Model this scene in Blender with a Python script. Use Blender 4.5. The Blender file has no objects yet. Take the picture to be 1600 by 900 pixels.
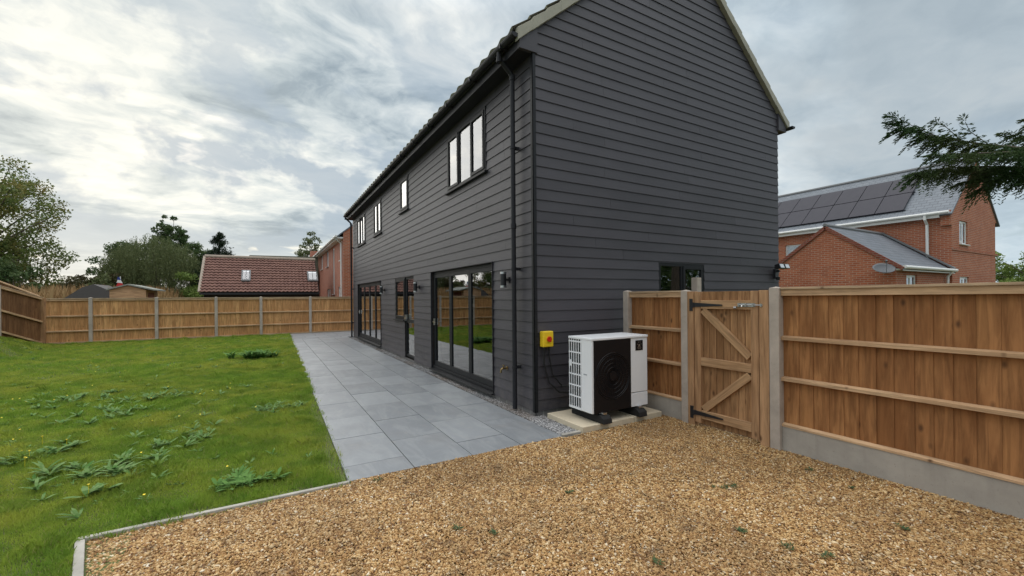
import bpy, math, random
import numpy as np
from mathutils import Vector, Matrix
random.seed(7); rng = np.random.default_rng(7)
C = bpy.context.scene.collection
scn = bpy.context.scene

# ---------------------------------------------------------------- camera
F = 663.0; H = 1.6
ROLL = math.atan(13/1533); YAW = math.atan(382/663)
fw = Vector((math.sin(YAW), math.cos(YAW), 0)); rt = Vector((math.cos(YAW), -math.sin(YAW), 0)); up = Vector((0, 0, 1))
cam = bpy.data.cameras.new('camera'); cam_o = bpy.data.objects.new('camera', cam); C.objects.link(cam_o)
cr, sr = math.cos(ROLL), math.sin(ROLL)
X = rt*cr - up*sr; Yv = up*cr + rt*sr; Z = -fw
# horizon climbs to the right of the picture
cam_o.matrix_world = Matrix(((X.x, Yv.x, Z.x, 0), (X.y, Yv.y, Z.y, 0), (X.z, Yv.z, Z.z, H), (0, 0, 0, 1)))
cam.sensor_width = 36; cam.lens = F/1600*36; cam.shift_y = 14.8/1600; cam.clip_start = 0.05; cam.clip_end = 4000
scn.camera = cam_o

# ---------------------------------------------------------------- world, sun, exposure
SUN_EL = math.radians(17); SUN_AZ = math.radians(-15)      # azimuth from +Y towards +X
sd = Vector((math.sin(SUN_AZ)*math.cos(SUN_EL), math.cos(SUN_AZ)*math.cos(SUN_EL), math.sin(SUN_EL)))
scn.view_settings.view_transform = 'Standard'; scn.view_settings.look = 'None'
scn.view_settings.exposure = 0.45; scn.view_settings.gamma = 1.0
CLOUD = 0.73

class NT:
    def __init__(s, tree): s.t = tree; s.n = tree.nodes; s.l = tree.links
    def add(s, typ, **kw):
        n = s.n.new(typ)
        for k, v in kw.items():
            if k.startswith('i_'):
                key = k[2:]; key = int(key) if key.isdigit() else key.replace('_', ' ')
                s.set(n, key, v)
            else: setattr(n, k, v)
        return n
    def set(s, n, key, v):
        if isinstance(v, bpy.types.NodeSocket): s.l.new(v, n.inputs[key])
        else: n.inputs[key].default_value = v
    def math(s, op, a, b=0.0, c=None, clamp=False):
        n = s.n.new('ShaderNodeMath'); n.operation = op; n.use_clamp = clamp
        s.set(n, 0, a); s.set(n, 1, b)
        if c is not None: s.set(n, 2, c)
        return n.outputs[0]
    def vmath(s, op, a, b=(0, 0, 0)):
        n = s.n.new('ShaderNodeVectorMath'); n.operation = op
        s.set(n, 0, a); s.set(n, 1, b)
        return n.outputs['Value'] if op in ('DOT_PRODUCT', 'LENGTH') else n.outputs[0]
    def noise(s, vec, scale, detail=4, rough=.55, dist=0, out='Fac'):
        n = s.n.new('ShaderNodeTexNoise'); s.set(n, 'Vector', vec); n.inputs['Scale'].default_value = scale
        n.inputs['Detail'].default_value = detail; n.inputs['Roughness'].default_value = rough; n.inputs['Distortion'].default_value = dist
        return n.outputs[out]
    def ramp(s, fac, stops, interp='LINEAR'):
        n = s.n.new('ShaderNodeValToRGB'); s.set(n, 0, fac); cr_ = n.color_ramp; cr_.interpolation = interp
        while len(cr_.elements) < len(stops): cr_.elements.new(.5)
        for e, (p, c) in zip(cr_.elements, stops):
            e.position = p
            e.color = (c, c, c, 1) if isinstance(c, (int, float)) else (*c, 1)
        return n.outputs[0]
    def mix(s, fac, a, b, mode='MIX'):
        n = s.n.new('ShaderNodeMix'); n.data_type = 'RGBA'; n.blend_type = mode
        s.set(n, 0, fac)
        for k, v in ((6, a), (7, b)):
            if isinstance(v, (tuple, list)) and len(v) == 3: v = (*v, 1)
            s.set(n, k, v)
        return n.outputs[2]
    def comb(s, x, y, z):
        n = s.n.new('ShaderNodeCombineXYZ'); s.set(n, 0, x); s.set(n, 1, y); s.set(n, 2, z); return n.outputs[0]
    def sep(s, v):
        n = s.n.new('ShaderNodeSeparateXYZ'); s.set(n, 0, v); return n.outputs

def at_dir(px, py):
    dx, dy = px-800, py-464.8; return (fw + rt*((dx*cr-dy*sr)/F) - up*((dx*sr+dy*cr)/F)).normalized()
def build_world():
    w = bpy.data.worlds.new('World'); scn.world = w; w.use_nodes = True
    T = NT(w.node_tree); T.n.clear()
    d = T.add('ShaderNodeTexCoord').outputs['Generated']
    dx, dy, dz = T.sep(d)[0], T.sep(d)[1], T.sep(d)[2]
    zc = T.math('ADD', T.math('MAXIMUM', dz, 0.0), 0.16)
    p = T.comb(T.math('DIVIDE', dx, zc), T.math('DIVIDE', dy, zc), 0.0)
    # cloud streets run across the view: rotate and stretch
    mp = T.add('ShaderNodeMapping'); T.set(mp, 'Vector', p)
    mp.inputs['Rotation'].default_value = (0, 0, math.radians(-32)); mp.inputs['Scale'].default_value = (1.0, 1.3, 1); mp.inputs['Location'].default_value = (3.1, 7.4, 0)
    q = mp.outputs[0]
    warp = T.noise(q, 1.1, 4, .55, out='Color')
    qw = T.vmath('ADD', q, T.vmath('MULTIPLY', T.vmath('SUBTRACT', warp, (.5, .5, .5)), (.6, .6, 0)))
    big = T.noise(qw, 0.75, 6, .52)
    fine = T.noise(qw, 2.9, 8, .60)
    # second, lower deck of small dark puffs near the horizon
    puff = T.noise(T.comb(T.math('MULTIPLY', dx, 5.6), T.math('MULTIPLY', dy, 5.6), T.math('MULTIPLY', dz, 8.5)), 1.15, 7, .55, .15)
    dens = T.math('ADD', T.math('MULTIPLY', big, .52), T.math('MULTIPLY', fine, .48))
    sunv = T.vmath('DOT_PRODUCT', d, tuple(sd))
    glow = T.math('POWER', T.math('MAXIMUM', sunv, 0.0), 9.0)
    glow2 = T.math('POWER', T.math('MAXIMUM', sunv, 0.0), 40.0)
    lum = T.math('ADD', dens, T.math('MULTIPLY', glow, .025))
    cloud = T.ramp(lum, [(.38, (.25, .32, .385)), (.44, (.35, .43, .50)), (.485, (.52, .60, .655)), (.53, (.68, .745, .78)), (.585, (.88, .91, .90)), (.68, (1.10, 1.08, 1.02))])
    # dark puffs, strongest low in the sky on the sun side
    pf = T.ramp(puff, [(.47, 0.0), (.56, 1.0)])
    low = T.ramp(dz, [(.04, 0.0), (.10, 1.0), (.30, 1.0), (.62, .25)])
    sunside = T.ramp(sunv, [(.55, 0.0), (.85, 1.0)])
    pm = T.math('MULTIPLY', T.math('MULTIPLY', pf, low), T.math('MULTIPLY', sunside, .8))
    warm = T.mix(T.math('MULTIPLY', glow, 1.0), (1, 1, 1), (1.10, 1.07, .99), 'MIX')
    cl = T.mix(1.0, cloud, warm, 'MULTIPLY')
    cl = T.mix(pm, cl, (.40, .49, .575))
    # brighter behind the thinnest cloud round the sun
    cl = T.mix(T.math('MULTIPLY', glow2, .12), cl, (1.15, 1.10, .96))
    # smoother and paler towards the horizon
    hz = T.ramp(dz, [(0.0, .75), (.08, .40), (.16, 0.0)])
    hcol = T.mix(sunside, (.58, .70, .78), (.78, .82, .80))
    cl = T.mix(hz, cl, hcol)
    # right-hand side is a smoother, thinner sheet
    away = T.ramp(sunv, [(.25, .50), (.75, 0.0)])
    cl = T.mix(away, cl, (.62, .745, .825))
    mass = T.vmath('DOT_PRODUCT', d, tuple(at_dir(1450, 55)))
    mm = T.math('MULTIPLY', T.ramp(T.math('ADD', mass, T.math('MULTIPLY', T.math('SUBTRACT', T.noise(q, 1.6, 4, .55), .5), .10)), [(.955, 0.0), (.99, 1.0)]), .6)
    cl = T.mix(mm, cl, (.36, .42, .465))
    cl = T.mix(T.ramp(dz, [(.52, 0.0), (.85, 1.0)]), cl, (.735, .735, .735))   # whiter cloud overhead
    zen = T.ramp(dz, [(.55, 1.0/3), (1.0, 1.0)])       # overcast sky is brightest overhead
    zb = T.math('MULTIPLY', zen, 3.0)
    zb = T.math('MULTIPLY', T.math('ADD', T.math('MULTIPLY', T.math('SUBTRACT', zb, 1.0), 1.35), 1.0), 10.0*CLOUD)
    sc = T.n.new('ShaderNodeVectorMath'); sc.operation = 'SCALE'; T.set(sc, 0, cl); T.set(sc, 3, zb)
    sky = T.add('ShaderNodeTexSky'); sky.sky_type = 'NISHITA'; sky.sun_disc = False
    sky.sun_elevation = SUN_EL; sky.sun_rotation = SUN_AZ
    gap = T.ramp(T.noise(qw, 1.7, 5, .5), [(.62, 0.0), (.72, .55)])
    cov = T.math('SUBTRACT', .97, T.math('MULTIPLY', gap, T.math('MULTIPLY', low, .5)))
    fin = T.mix(cov, sky.outputs[0], sc.outputs[0])
    bg = T.add('ShaderNodeBackground'); T.set(bg, 'Color', fin); bg.inputs['Strength'].default_value = 0.1
    out = T.add('ShaderNodeOutputWorld'); T.l.new(bg.outputs[0], out.inputs[0])
build_world()
sl = bpy.data.lights.new('sun', 'SUN'); sl.energy = 0.75; sl.angle = math.radians(60); sl.color = (1, .95, .87)
so = bpy.data.objects.new('sun', sl); C.objects.link(so); so.rotation_euler = sd.to_track_quat('Z', 'Y').to_euler()

# ---------------------------------------------------------------- pixel helpers (positions only)
def ray(px, py):
    dx, dy = px-800, py-464.8
    u, v = dx*cr - dy*sr, dx*sr + dy*cr
    return fw + rt*(u/F) + up*(-v/F)
def gnd(px, py, z=0):
    d = ray(px, py); t = (z-H)/d.z; return Vector((d.x*t, d.y*t, z))
def at_y(px, py, y):
    d = ray(px, py); t = y/d.y; return Vector((d.x*t, y, H+d.z*t))
def at_x(px, py, x):
    d = ray(px, py); t = x/d.x; return Vector((x, d.y*t, H+d.z*t))
def at_d(px, py, t):
    d = ray(px, py); return Vector((d.x*t, d.y*t, H+d.z*t))

# ---------------------------------------------------------------- mesh builder
class MB:
    def __init__(s): s.v = []; s.f = []
    def face(s, pts):
        i = len(s.v); s.v += [tuple(p) for p in pts]; s.f.append(tuple(range(i, i+len(pts)))); return s
    def raw(s, vs, fs):
        i = len(s.v); s.v += [tuple(p) for p in vs]; s.f += [tuple(i+k for k in f) for f in fs]; return s
    def box(s, x0, x1, y0, y1, z0, z1):
        v = [(x0,y0,z0),(x1,y0,z0),(x1,y1,z0),(x0,y1,z0),(x0,y0,z1),(x1,y0,z1),(x1,y1,z1),(x0,y1,z1)]
        return s.raw(v, [(0,3,2,1),(4,5,6,7),(0,1,5,4),(1,2,6,5),(2,3,7,6),(3,0,4,7)])
    def hexa(s, a, b):          # two quads joined (prism between them)
        return s.raw(list(a)+list(b), [(3,2,1,0),(4,5,6,7),(0,1,5,4),(1,2,6,5),(2,3,7,6),(3,0,4,7)])
    def prism(s, poly, ax, a0, a1):   # polygon in the two other axes extruded along ax
        n = len(poly)
        def P(p, a):
            if ax == 0: return (a, p[0], p[1])
            if ax == 1: return (p[0], a, p[1])
            return (p[0], p[1], a)
        v = [P(p, a0) for p in poly] + [P(p, a1) for p in poly]
        f = [tuple(range(n)), tuple(range(2*n-1, n-1, -1))] + [(i, n+i, n+(i+1) % n, (i+1) % n) for i in range(n)]
        return s.raw(v, f)
    def beam(s, p, q, w, h, upv=(0, 0, 1)):   # box beam from p to q, width w (side), height h (up)
        p = Vector(p); q = Vector(q); d = (q-p).normalized(); sdv = d.cross(Vector(upv))
        if sdv.length < 1e-4: sdv = Vector((1, 0, 0))
        sdv.normalize(); u = sdv.cross(d).normalized()
        o = [sdv*(-w/2)+u*(-h/2), sdv*(w/2)+u*(-h/2), sdv*(w/2)+u*(h/2), sdv*(-w/2)+u*(h/2)]
        return s.hexa([p+k for k in o], [q+k for k in o])
    def tube(s, pts, rad, seg=10, cap=True):
        pts = [Vector(p) for p in pts]; n = len(pts)
        if not hasattr(rad, '__len__'): rad = [rad]*n
        base = len(s.v); prev = None
        for i, p in enumerate(pts):
            d = (pts[min(i+1, n-1)] - pts[max(i-1, 0)]).normalized()
            a = prev if prev is not None else (Vector((0, 0, 1)) if abs(d.z) < .9 else Vector((1, 0, 0)))
            a = (a - d*a.dot(d)).normalized(); b = d.cross(a); prev = a
            for k in range(seg):
                t = 2*math.pi*k/seg; s.v.append(tuple(p + (a*math.cos(t) + b*math.sin(t))*rad[i]))
        for i in range(n-1):
            for k in range(seg):
                k2 = (k+1) % seg
                s.f.append((base+i*seg+k, base+i*seg+k2, base+(i+1)*seg+k2, base+(i+1)*seg+k))
        if cap:
            s.f.append(tuple(base+k for k in range(seg-1, -1, -1))); s.f.append(tuple(base+(n-1)*seg+k for k in range(seg)))
        return s
    def build(s, name, mat, parent=None, bevel=0, smooth=False, origin=None):
        me = bpy.data.meshes.new(name)
        o0 = Vector(parent.matrix_basis.translation) if parent else (Vector(origin) if origin else Vector((0, 0, 0)))
        if parent and parent.parent: o0 = Vector(parent['w0'])
        me.from_pydata([(a-o0.x, b-o0.y, c-o0.z) for a, b, c in s.v], [], s.f)
        me.update()
        if mat: me.materials.append(mat)
        ob = bpy.data.objects.new(name, me); C.objects.link(ob)
        if parent: ob.parent = parent
        elif origin: ob.location = origin
        ob['w0'] = tuple(o0)
        if smooth:
            for p in me.polygons: p.use_smooth = True
        if bevel:
            m = ob.modifiers.new('bevel', 'BEVEL'); m.width = bevel; m.segments = 2; m.limit_method = 'ANGLE'; m.angle_limit = math.radians(40)
        return ob
def tag(o, label=None, cat=None, group=None, kind=None):
    for k, v in (('label', label), ('category', cat), ('group', group), ('kind', kind)):
        if v: o[k] = v
    return o
def thing(name, label, cat, loc, group=None):
    o = bpy.data.objects.new(name, None); C.objects.link(o); o.location = loc; o['w0'] = tuple(loc)
    return tag(o, label, cat, group)
def np_mesh(name, V, faces, mat, origin=None):
    """V (n,3) array, faces (m,k) int array"""
    me = bpy.data.meshes.new(name); n, (m, k) = len(V), faces.shape
    me.vertices.add(n); me.vertices.foreach_set('co', np.asarray(V, dtype=np.float32).ravel())
    me.loops.add(m*k); me.loops.foreach_set('vertex_index', faces.astype(np.int32).ravel())
    me.polygons.add(m); me.polygons.foreach_set('loop_start', np.arange(0, m*k, k, dtype=np.int32))
    me.polygons.foreach_set('loop_total', np.full(m, k, dtype=np.int32))
    me.update(calc_edges=True); me.materials.append(mat)
    ob = bpy.data.objects.new(name, me); C.objects.link(ob); return ob
def child(ob, parent):
    w = Vector(parent['w0']); ob.parent = parent
    me = ob.data; n = len(me.vertices); a = np.empty(n*3, dtype=np.float32); me.vertices.foreach_get('co', a)
    a = a.reshape(-1, 3) - np.array(w, dtype=np.float32); me.vertices.foreach_set('co', a.ravel()); me.update(); ob['w0'] = tuple(w); return ob

# ---------------------------------------------------------------- materials
def mat(name, fn):
    m = bpy.data.materials.new(name); m.use_nodes = True; T = NT(m.node_tree)
    b = T.n['Principled BSDF']; fn(T, b); return m
def objc(T): return T.add('ShaderNodeTexCoord').outputs['Object']
def rnd(T): return T.add('ShaderNodeNewGeometry').outputs['Random Per Island']
def bump(T, b, h, strength=.3, dist=.01):
    n = T.add('ShaderNodeBump'); T.set(n, 'Height', h); n.inputs['Strength'].default_value = strength; n.inputs['Distance'].default_value = dist
    T.l.new(n.outputs[0], b.inputs['Normal'])
def scaled(T, v, s):
    m = T.add('ShaderNodeMapping'); T.set(m, 'Vector', v); m.inputs['Scale'].default_value = s; return m.outputs[0]
def plain(col, rough=.5, metal=0, var=.12, sc=14, spec=.5, bmp=0):
    def fn(T, b):
        n = T.noise(objc(T), sc, 5, .6)
        c = T.mix(n, tuple(k*(1-var) for k in col), tuple(min(1, k*(1+var)) for k in col))
        T.set(b, 'Base Color', c); b.inputs['Metallic'].default_value = metal
        T.set(b, 'Roughness', T.math('ADD', T.math('MULTIPLY', n, .15), rough-.07)); b.inputs['Specular IOR Level'].default_value = spec
        if bmp: bump(T, b, T.noise(objc(T), sc*6, 5, .6), bmp, .004)
    return fn
def m_clad(T, b):
    o = objc(T); r = rnd(T)
    grain = T.noise(scaled(T, o, (5, 5, 90)), 1.0, 5, .65)
    blot = T.noise(scaled(T, o, (.9, .9, 3)), 1.0, 4, .6)
    base = T.mix(r, (.045, .041, .048), (.066, .060, .070))
    base = T.mix(T.math('MULTIPLY', T.ramp(blot, [(.4, 0.0), (.7, 1.0)]), .45), base, (.082, .077, .088))
    base = T.mix(T.math('MULTIPLY', grain, .3), base, (.04, .038, .044))
    dust = T.math('MULTIPLY', T.ramp(T.sep(o)[2], [(.05, 1.0), (.55, 0.0)]), T.ramp(T.noise(o, 7, 5, .7), [(.4, 0.0), (.7, .55)]))
    base = T.mix(dust, base, (.15, .135, .125))
    T.set(b, 'Base Color', base); T.set(b, 'Roughness', T.math('ADD', .42, T.math('MULTIPLY', grain, .22)))
    b.inputs['Specular IOR Level'].default_value = .46
    bump(T, b, T.math('ADD', grain, T.math('MULTIPLY', blot, .4)), .35, .004)
def m_wood(c1, c2, knots=True, vert=True, stain=.5, rot=0):
    def fn(T, b):
        o = objc(T); r = rnd(T)
        if rot:
            rm = T.add('ShaderNodeMapping'); T.set(rm, 'Vector', o); rm.inputs['Rotation'].default_value = (rot, 0, 0); o = rm.outputs[0]
        off = T.vmath('ADD', o, T.comb(T.math('MULTIPLY', r, 13.0), T.math('MULTIPLY', r, 7.0), T.math('MULTIPLY', r, 29.0)))
        s = (26, 26, 2.2) if vert else (2.2, 2.2, 40)
        g = T.noise(scaled(T, off, s), 1.0, 6, .62, .6)
        st = T.noise(scaled(T, off, (4, 4, 1.1) if vert else (1.1, 1.1, 5)), 1.3, 4, .6)
        c = T.mix(r, tuple(k*.95 for k in c1), tuple(k*1.05 for k in c2))
        c = T.mix(T.ramp(g, [(.36, .75), (.60, 0.0)]), c, tuple(k*.50 for k in c1))
        c = T.mix(T.math('MULTIPLY', T.ramp(st, [(.38, 1.0), (.55, 0.0)]), stain), c, (c1[0]*.5, c1[1]*.42, c1[2]*.34))
        c = T.mix(T.math('MULTIPLY', T.ramp(st, [(.55, 0.0), (.75, 1.0)]), .35), c, (c2[0]*1.25, c2[1]*1.25, c2[2]*1.15))
        if knots:
            v = T.add('ShaderNodeTexVoronoi'); T.set(v, 'Vector', scaled(T, off, (7, 7, 3.6))); v.inputs['Scale'].default_value = 1.0
            k = T.ramp(v.outputs['Distance'], [(.05, 1.0), (.09, .6), (.16, 0.0)])
            sel = T.ramp(T.sep(v.outputs['Color'])[0], [(.38, 0.0), (.42, 1.0)])
            c = T.mix(T.math('MULTIPLY', T.math('MULTIPLY', k, sel), .8), c, (.07, .03, .014))
        T.set(b, 'Base Color', c); b.inputs['Roughness'].default_value = .78; b.inputs['Specular IOR Level'].default_value = .25
        bump(T, b, g, .45, .004)
    return fn
def m_concrete(c, var=.2):
    def fn(T, b):
        o = objc(T); n = T.noise(o, 3.5, 6, .65); f = T.noise(o, 60, 4, .6)
        col = T.mix(T.ramp(n, [(.3, 0.0), (.7, 1.0)]), tuple(k*(1-var) for k in c), tuple(k*(1+var) for k in c))
        col = T.mix(T.ramp(f, [(.62, 0.0), (.72, .5)]), col, tuple(k*.5 for k in c))
        dr = T.noise(scaled(T, o, (9, 9, .9)), 1.0, 4, .6)
        col = T.mix(T.ramp(dr, [(.55, 0.0), (.75, .35)]), col, tuple(k*.6 for k in c))
        T.set(b, 'Base Color', col); b.inputs['Roughness'].default_value = .85; b.inputs['Specular IOR Level'].default_value = .3
        bump(T, b, f, .3, .003)
    return fn
def m_brick(c1, c2, mortar, sc=1.0):
    def fn(T, b):
        s = T.sep(objc(T)); v = T.comb(T.math('ADD', s[0], s[1]), s[2], 0.0)
        n = T.add('ShaderNodeTexBrick'); T.set(n, 'Vector', v); n.inputs['Scale'].default_value = 1.0*sc
        n.inputs['Color1'].default_value = (*c1, 1); n.inputs['Color2'].default_value = (*c2, 1); n.inputs['Mortar'].default_value = (*mortar, 1)
        n.inputs['Mortar Size'].default_value = .011; n.inputs['Brick Width'].default_value = .225; n.inputs['Row Height'].default_value = .075
        n.inputs['Bias'].default_value = -.1; n.inputs['Mortar Smooth'].default_value = .3
        bl = T.noise(objc(T), 1.6, 5, .6)
        c = T.mix(T.ramp(bl, [(.4, 0.0), (.7, .45)]), n.outputs[0], tuple(k*.68 for k in c1))
        T.set(b, 'Base Color', c); b.inputs['Roughness'].default_value = .85; b.inputs['Specular IOR Level'].default_value = .25
        bump(T, b, T.math('SUBTRACT', 1.0, n.outputs['Fac']), .5, .006)
    return fn
def m_glass(T, b):
    T.n.remove(b); out = T.n['Material Output']
    fr = T.add('ShaderNodeFresnel'); fr.inputs[0].default_value = 1.52
    gl = T.add('ShaderNodeBsdfGlossy'); gl.inputs['Roughness'].default_value = .0; gl.inputs['Color'].default_value = (.97, .98, 1, 1)
    wob = T.add('ShaderNodeBump'); T.set(wob, 'Height', T.noise(objc(T), 1.3, 2, .4)); wob.inputs['Strength'].default_value = .03; wob.inputs['Distance'].default_value = .02
    T.l.new(wob.outputs[0], gl.inputs['Normal'])
    tr = T.add('ShaderNodeBsdfTransparent'); tr.inputs[0].default_value = (.92, .94, .93, 1)
    mx = T.add('ShaderNodeMixShader')
    T.set(mx, 0, T.math('ADD', T.math('MULTIPLY', fr.outputs[0], 1.7), .12, clamp=True))
    T.l.new(tr.outputs[0], mx.inputs[1]); T.l.new(gl.outputs[0], mx.inputs[2]); T.l.new(mx.outputs[0], out.inputs[0])
def m_slate(T, b):
    o = objc(T); r = rnd(T)
    off = T.vmath('ADD', o, T.comb(T.math('MULTIPLY', r, 31.0), T.math('MULTIPLY', r, 17.0), r))
    n = T.noise(scaled(T, off, (5, 1.6, 1)), 1.0, 6, .62, 1.2); n2 = T.noise(off, 1.1, 4, .6)
    c = T.mix(r, (.185, .198, .213), (.245, .26, .275))
    c = T.mix(T.ramp(n, [(.45, 0.0), (.62, .4), (.70, 0.0)]), c, (.31, .325, .335))
    c = T.mix(T.ramp(n2, [(.5, 0.0), (.75, .4)]), c, (.17, .165, .16))
    st = T.noise(o, 5.5, 6, .7); c = T.mix(T.ramp(st, [(.56, 0.0), (.68, .35)]), c, (.30, .29, .27)); sp = T.noise(o, 38, 3, .6); c = T.mix(T.ramp(sp, [(.68, 0.0), (.74, .5)]), c, (.10, .10, .10))
    T.set(b, 'Base Color', c); T.set(b, 'Roughness', T.ramp(n2, [(.3, .36), (.7, .56)])); b.inputs['Specular IOR Level'].default_value = .45
    bump(T, b, n, .25, .004)
def m_leaf(c1, c2, c3=None, trans=.25, rough=.5):
    def fn(T, b):
        r = rnd(T); n = T.noise(objc(T), .9, 3, .6)
        c = T.mix(r, c1, c2)
        if c3: c = T.mix(T.ramp(n, [(.45, 0.0), (.68, .7)]), c, c3)
        T.set(b, 'Base Color', c); b.inputs['Roughness'].default_value = rough; b.inputs['Specular IOR Level'].default_value = .15
        tl = T.add('ShaderNodeBsdfTranslucent'); T.set(tl, 'Color', c)
        mx = T.add('ShaderNodeMixShader'); mx.inputs[0].default_value = trans
        T.l.new(b.outputs[0], mx.inputs[1]); T.l.new(tl.outputs[0], mx.inputs[2]); T.l.new(mx.outputs[0], T.n['Material Output'].inputs[0])
    return fn
def m_grass(T, b):
    o = objc(T); r = rnd(T)
    n = T.noise(o, .55, 4, .6); n2 = T.noise(o, 2.7, 3, .6)
    c = T.mix(r, (.22, .36, .045), (.36, .50, .075))
    c = T.mix(T.ramp(n, [(.40, 0.0), (.60, .7)]), c, (.50, .50, .09))
    c = T.mix(T.ramp(n2, [(.42, .5), (.55, 0.0)]), c, (.13, .27, .04))
    c = T.mix(T.ramp(r, [(.955, 0.0), (.965, .8)]), c, (.45, .40, .18))
    T.set(b, 'Base Color', c); b.inputs['Roughness'].default_value = .65; b.inputs['Specular IOR Level'].default_value = .25
    tl = T.add('ShaderNodeBsdfTranslucent'); T.set(tl, 'Color', c)
    mx = T.add('ShaderNodeMixShader'); mx.inputs[0].default_value = .42
    T.l.new(b.outputs[0], mx.inputs[1]); T.l.new(tl.outputs[0], mx.inputs[2]); T.l.new(mx.outputs[0], T.n['Material Output'].inputs[0])
def m_stones(stops, rough=.6):
    def fn(T, b):
        r = rnd(T); n = T.noise(objc(T), .9, 4, .6); n2 = T.noise(objc(T), 90, 3, .6)
        c = T.ramp(r, stops)
        c = T.mix(T.ramp(n, [(.42, 0.0), (.66, .45)]), c, (.20, .115, .05)); n3 = T.noise(objc(T), 5.5, 4, .6); c = T.mix(T.ramp(n3, [(.55, 0.0), (.68, .5)]), c, (.13, .08, .04))
        c = T.mix(T.math('MULTIPLY', n2, .15), c, (.5, .32, .16), 'MULTIPLY')
        T.set(b, 'Base Color', c); b.inputs['Roughness'].default_value = rough; b.inputs['Specular IOR Level'].default_value = .4
    return fn
def m_soil(c1, c2, sc=6):
    def fn(T, b):
        o = objc(T); n = T.noise(o, sc, 6, .65); f = T.noise(o, sc*12, 4, .6)
        T.set(b, 'Base Color', T.mix(T.ramp(T.math('ADD', T.math('MULTIPLY', n, .5), T.math('MULTIPLY', f, .5)), [(.35, 0.0), (.65, 1.0)]), c1, c2)); b.inputs['Roughness'].default_value = .95
        bump(T, b, f, .5, .01)
    return fn
def m_rooftile(c1, c2, c3, ax=0, w=.3, h=.28):
    def fn(T, b):
        o = objc(T); s = T.sep(o)
        n = T.add('ShaderNodeTexBrick'); T.set(n, 'Vector', T.comb(s[ax], s[2], 0.0)); n.inputs['Scale'].default_value = 1.0
        n.inputs['Color1'].default_value = (*c1, 1); n.inputs['Color2'].default_value = (*c2, 1); n.inputs['Mortar'].default_value = (*[k*.62 for k in c1], 1)
        n.inputs['Mortar Size'].default_value = .012; n.inputs['Brick Width'].default_value = w; n.inputs['Row Height'].default_value = h; n.inputs['Mortar Smooth'].default_value = .4
        z = T.noise(o, 1.2, 5, .6)
        T.set(b, 'Base Color', T.mix(T.ramp(z, [(.45, 0.0), (.7, .6)]), n.outputs[0], c3)); b.inputs['Roughness'].default_value = .7
        bump(T, b, T.math('SUBTRACT', 1.0, n.outputs['Fac']), .5, .01)
    return fn
def m_moss(c1, c2, c3):
    def fn(T, b):
        o = objc(T); n = T.noise(o, 3.0, 6, .65); f = T.noise(o, 35, 4, .6)
        c = T.mix(T.ramp(n, [(.35, 0.0), (.65, 1.0)]), c1, c2); c = T.mix(T.ramp(f, [(.55, 0.0), (.7, .6)]), c, c3)
        T.set(b, 'Base Color', c); b.inputs['Roughness'].default_value = .85; bump(T, b, f, .4, .004)
    return fn

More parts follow.
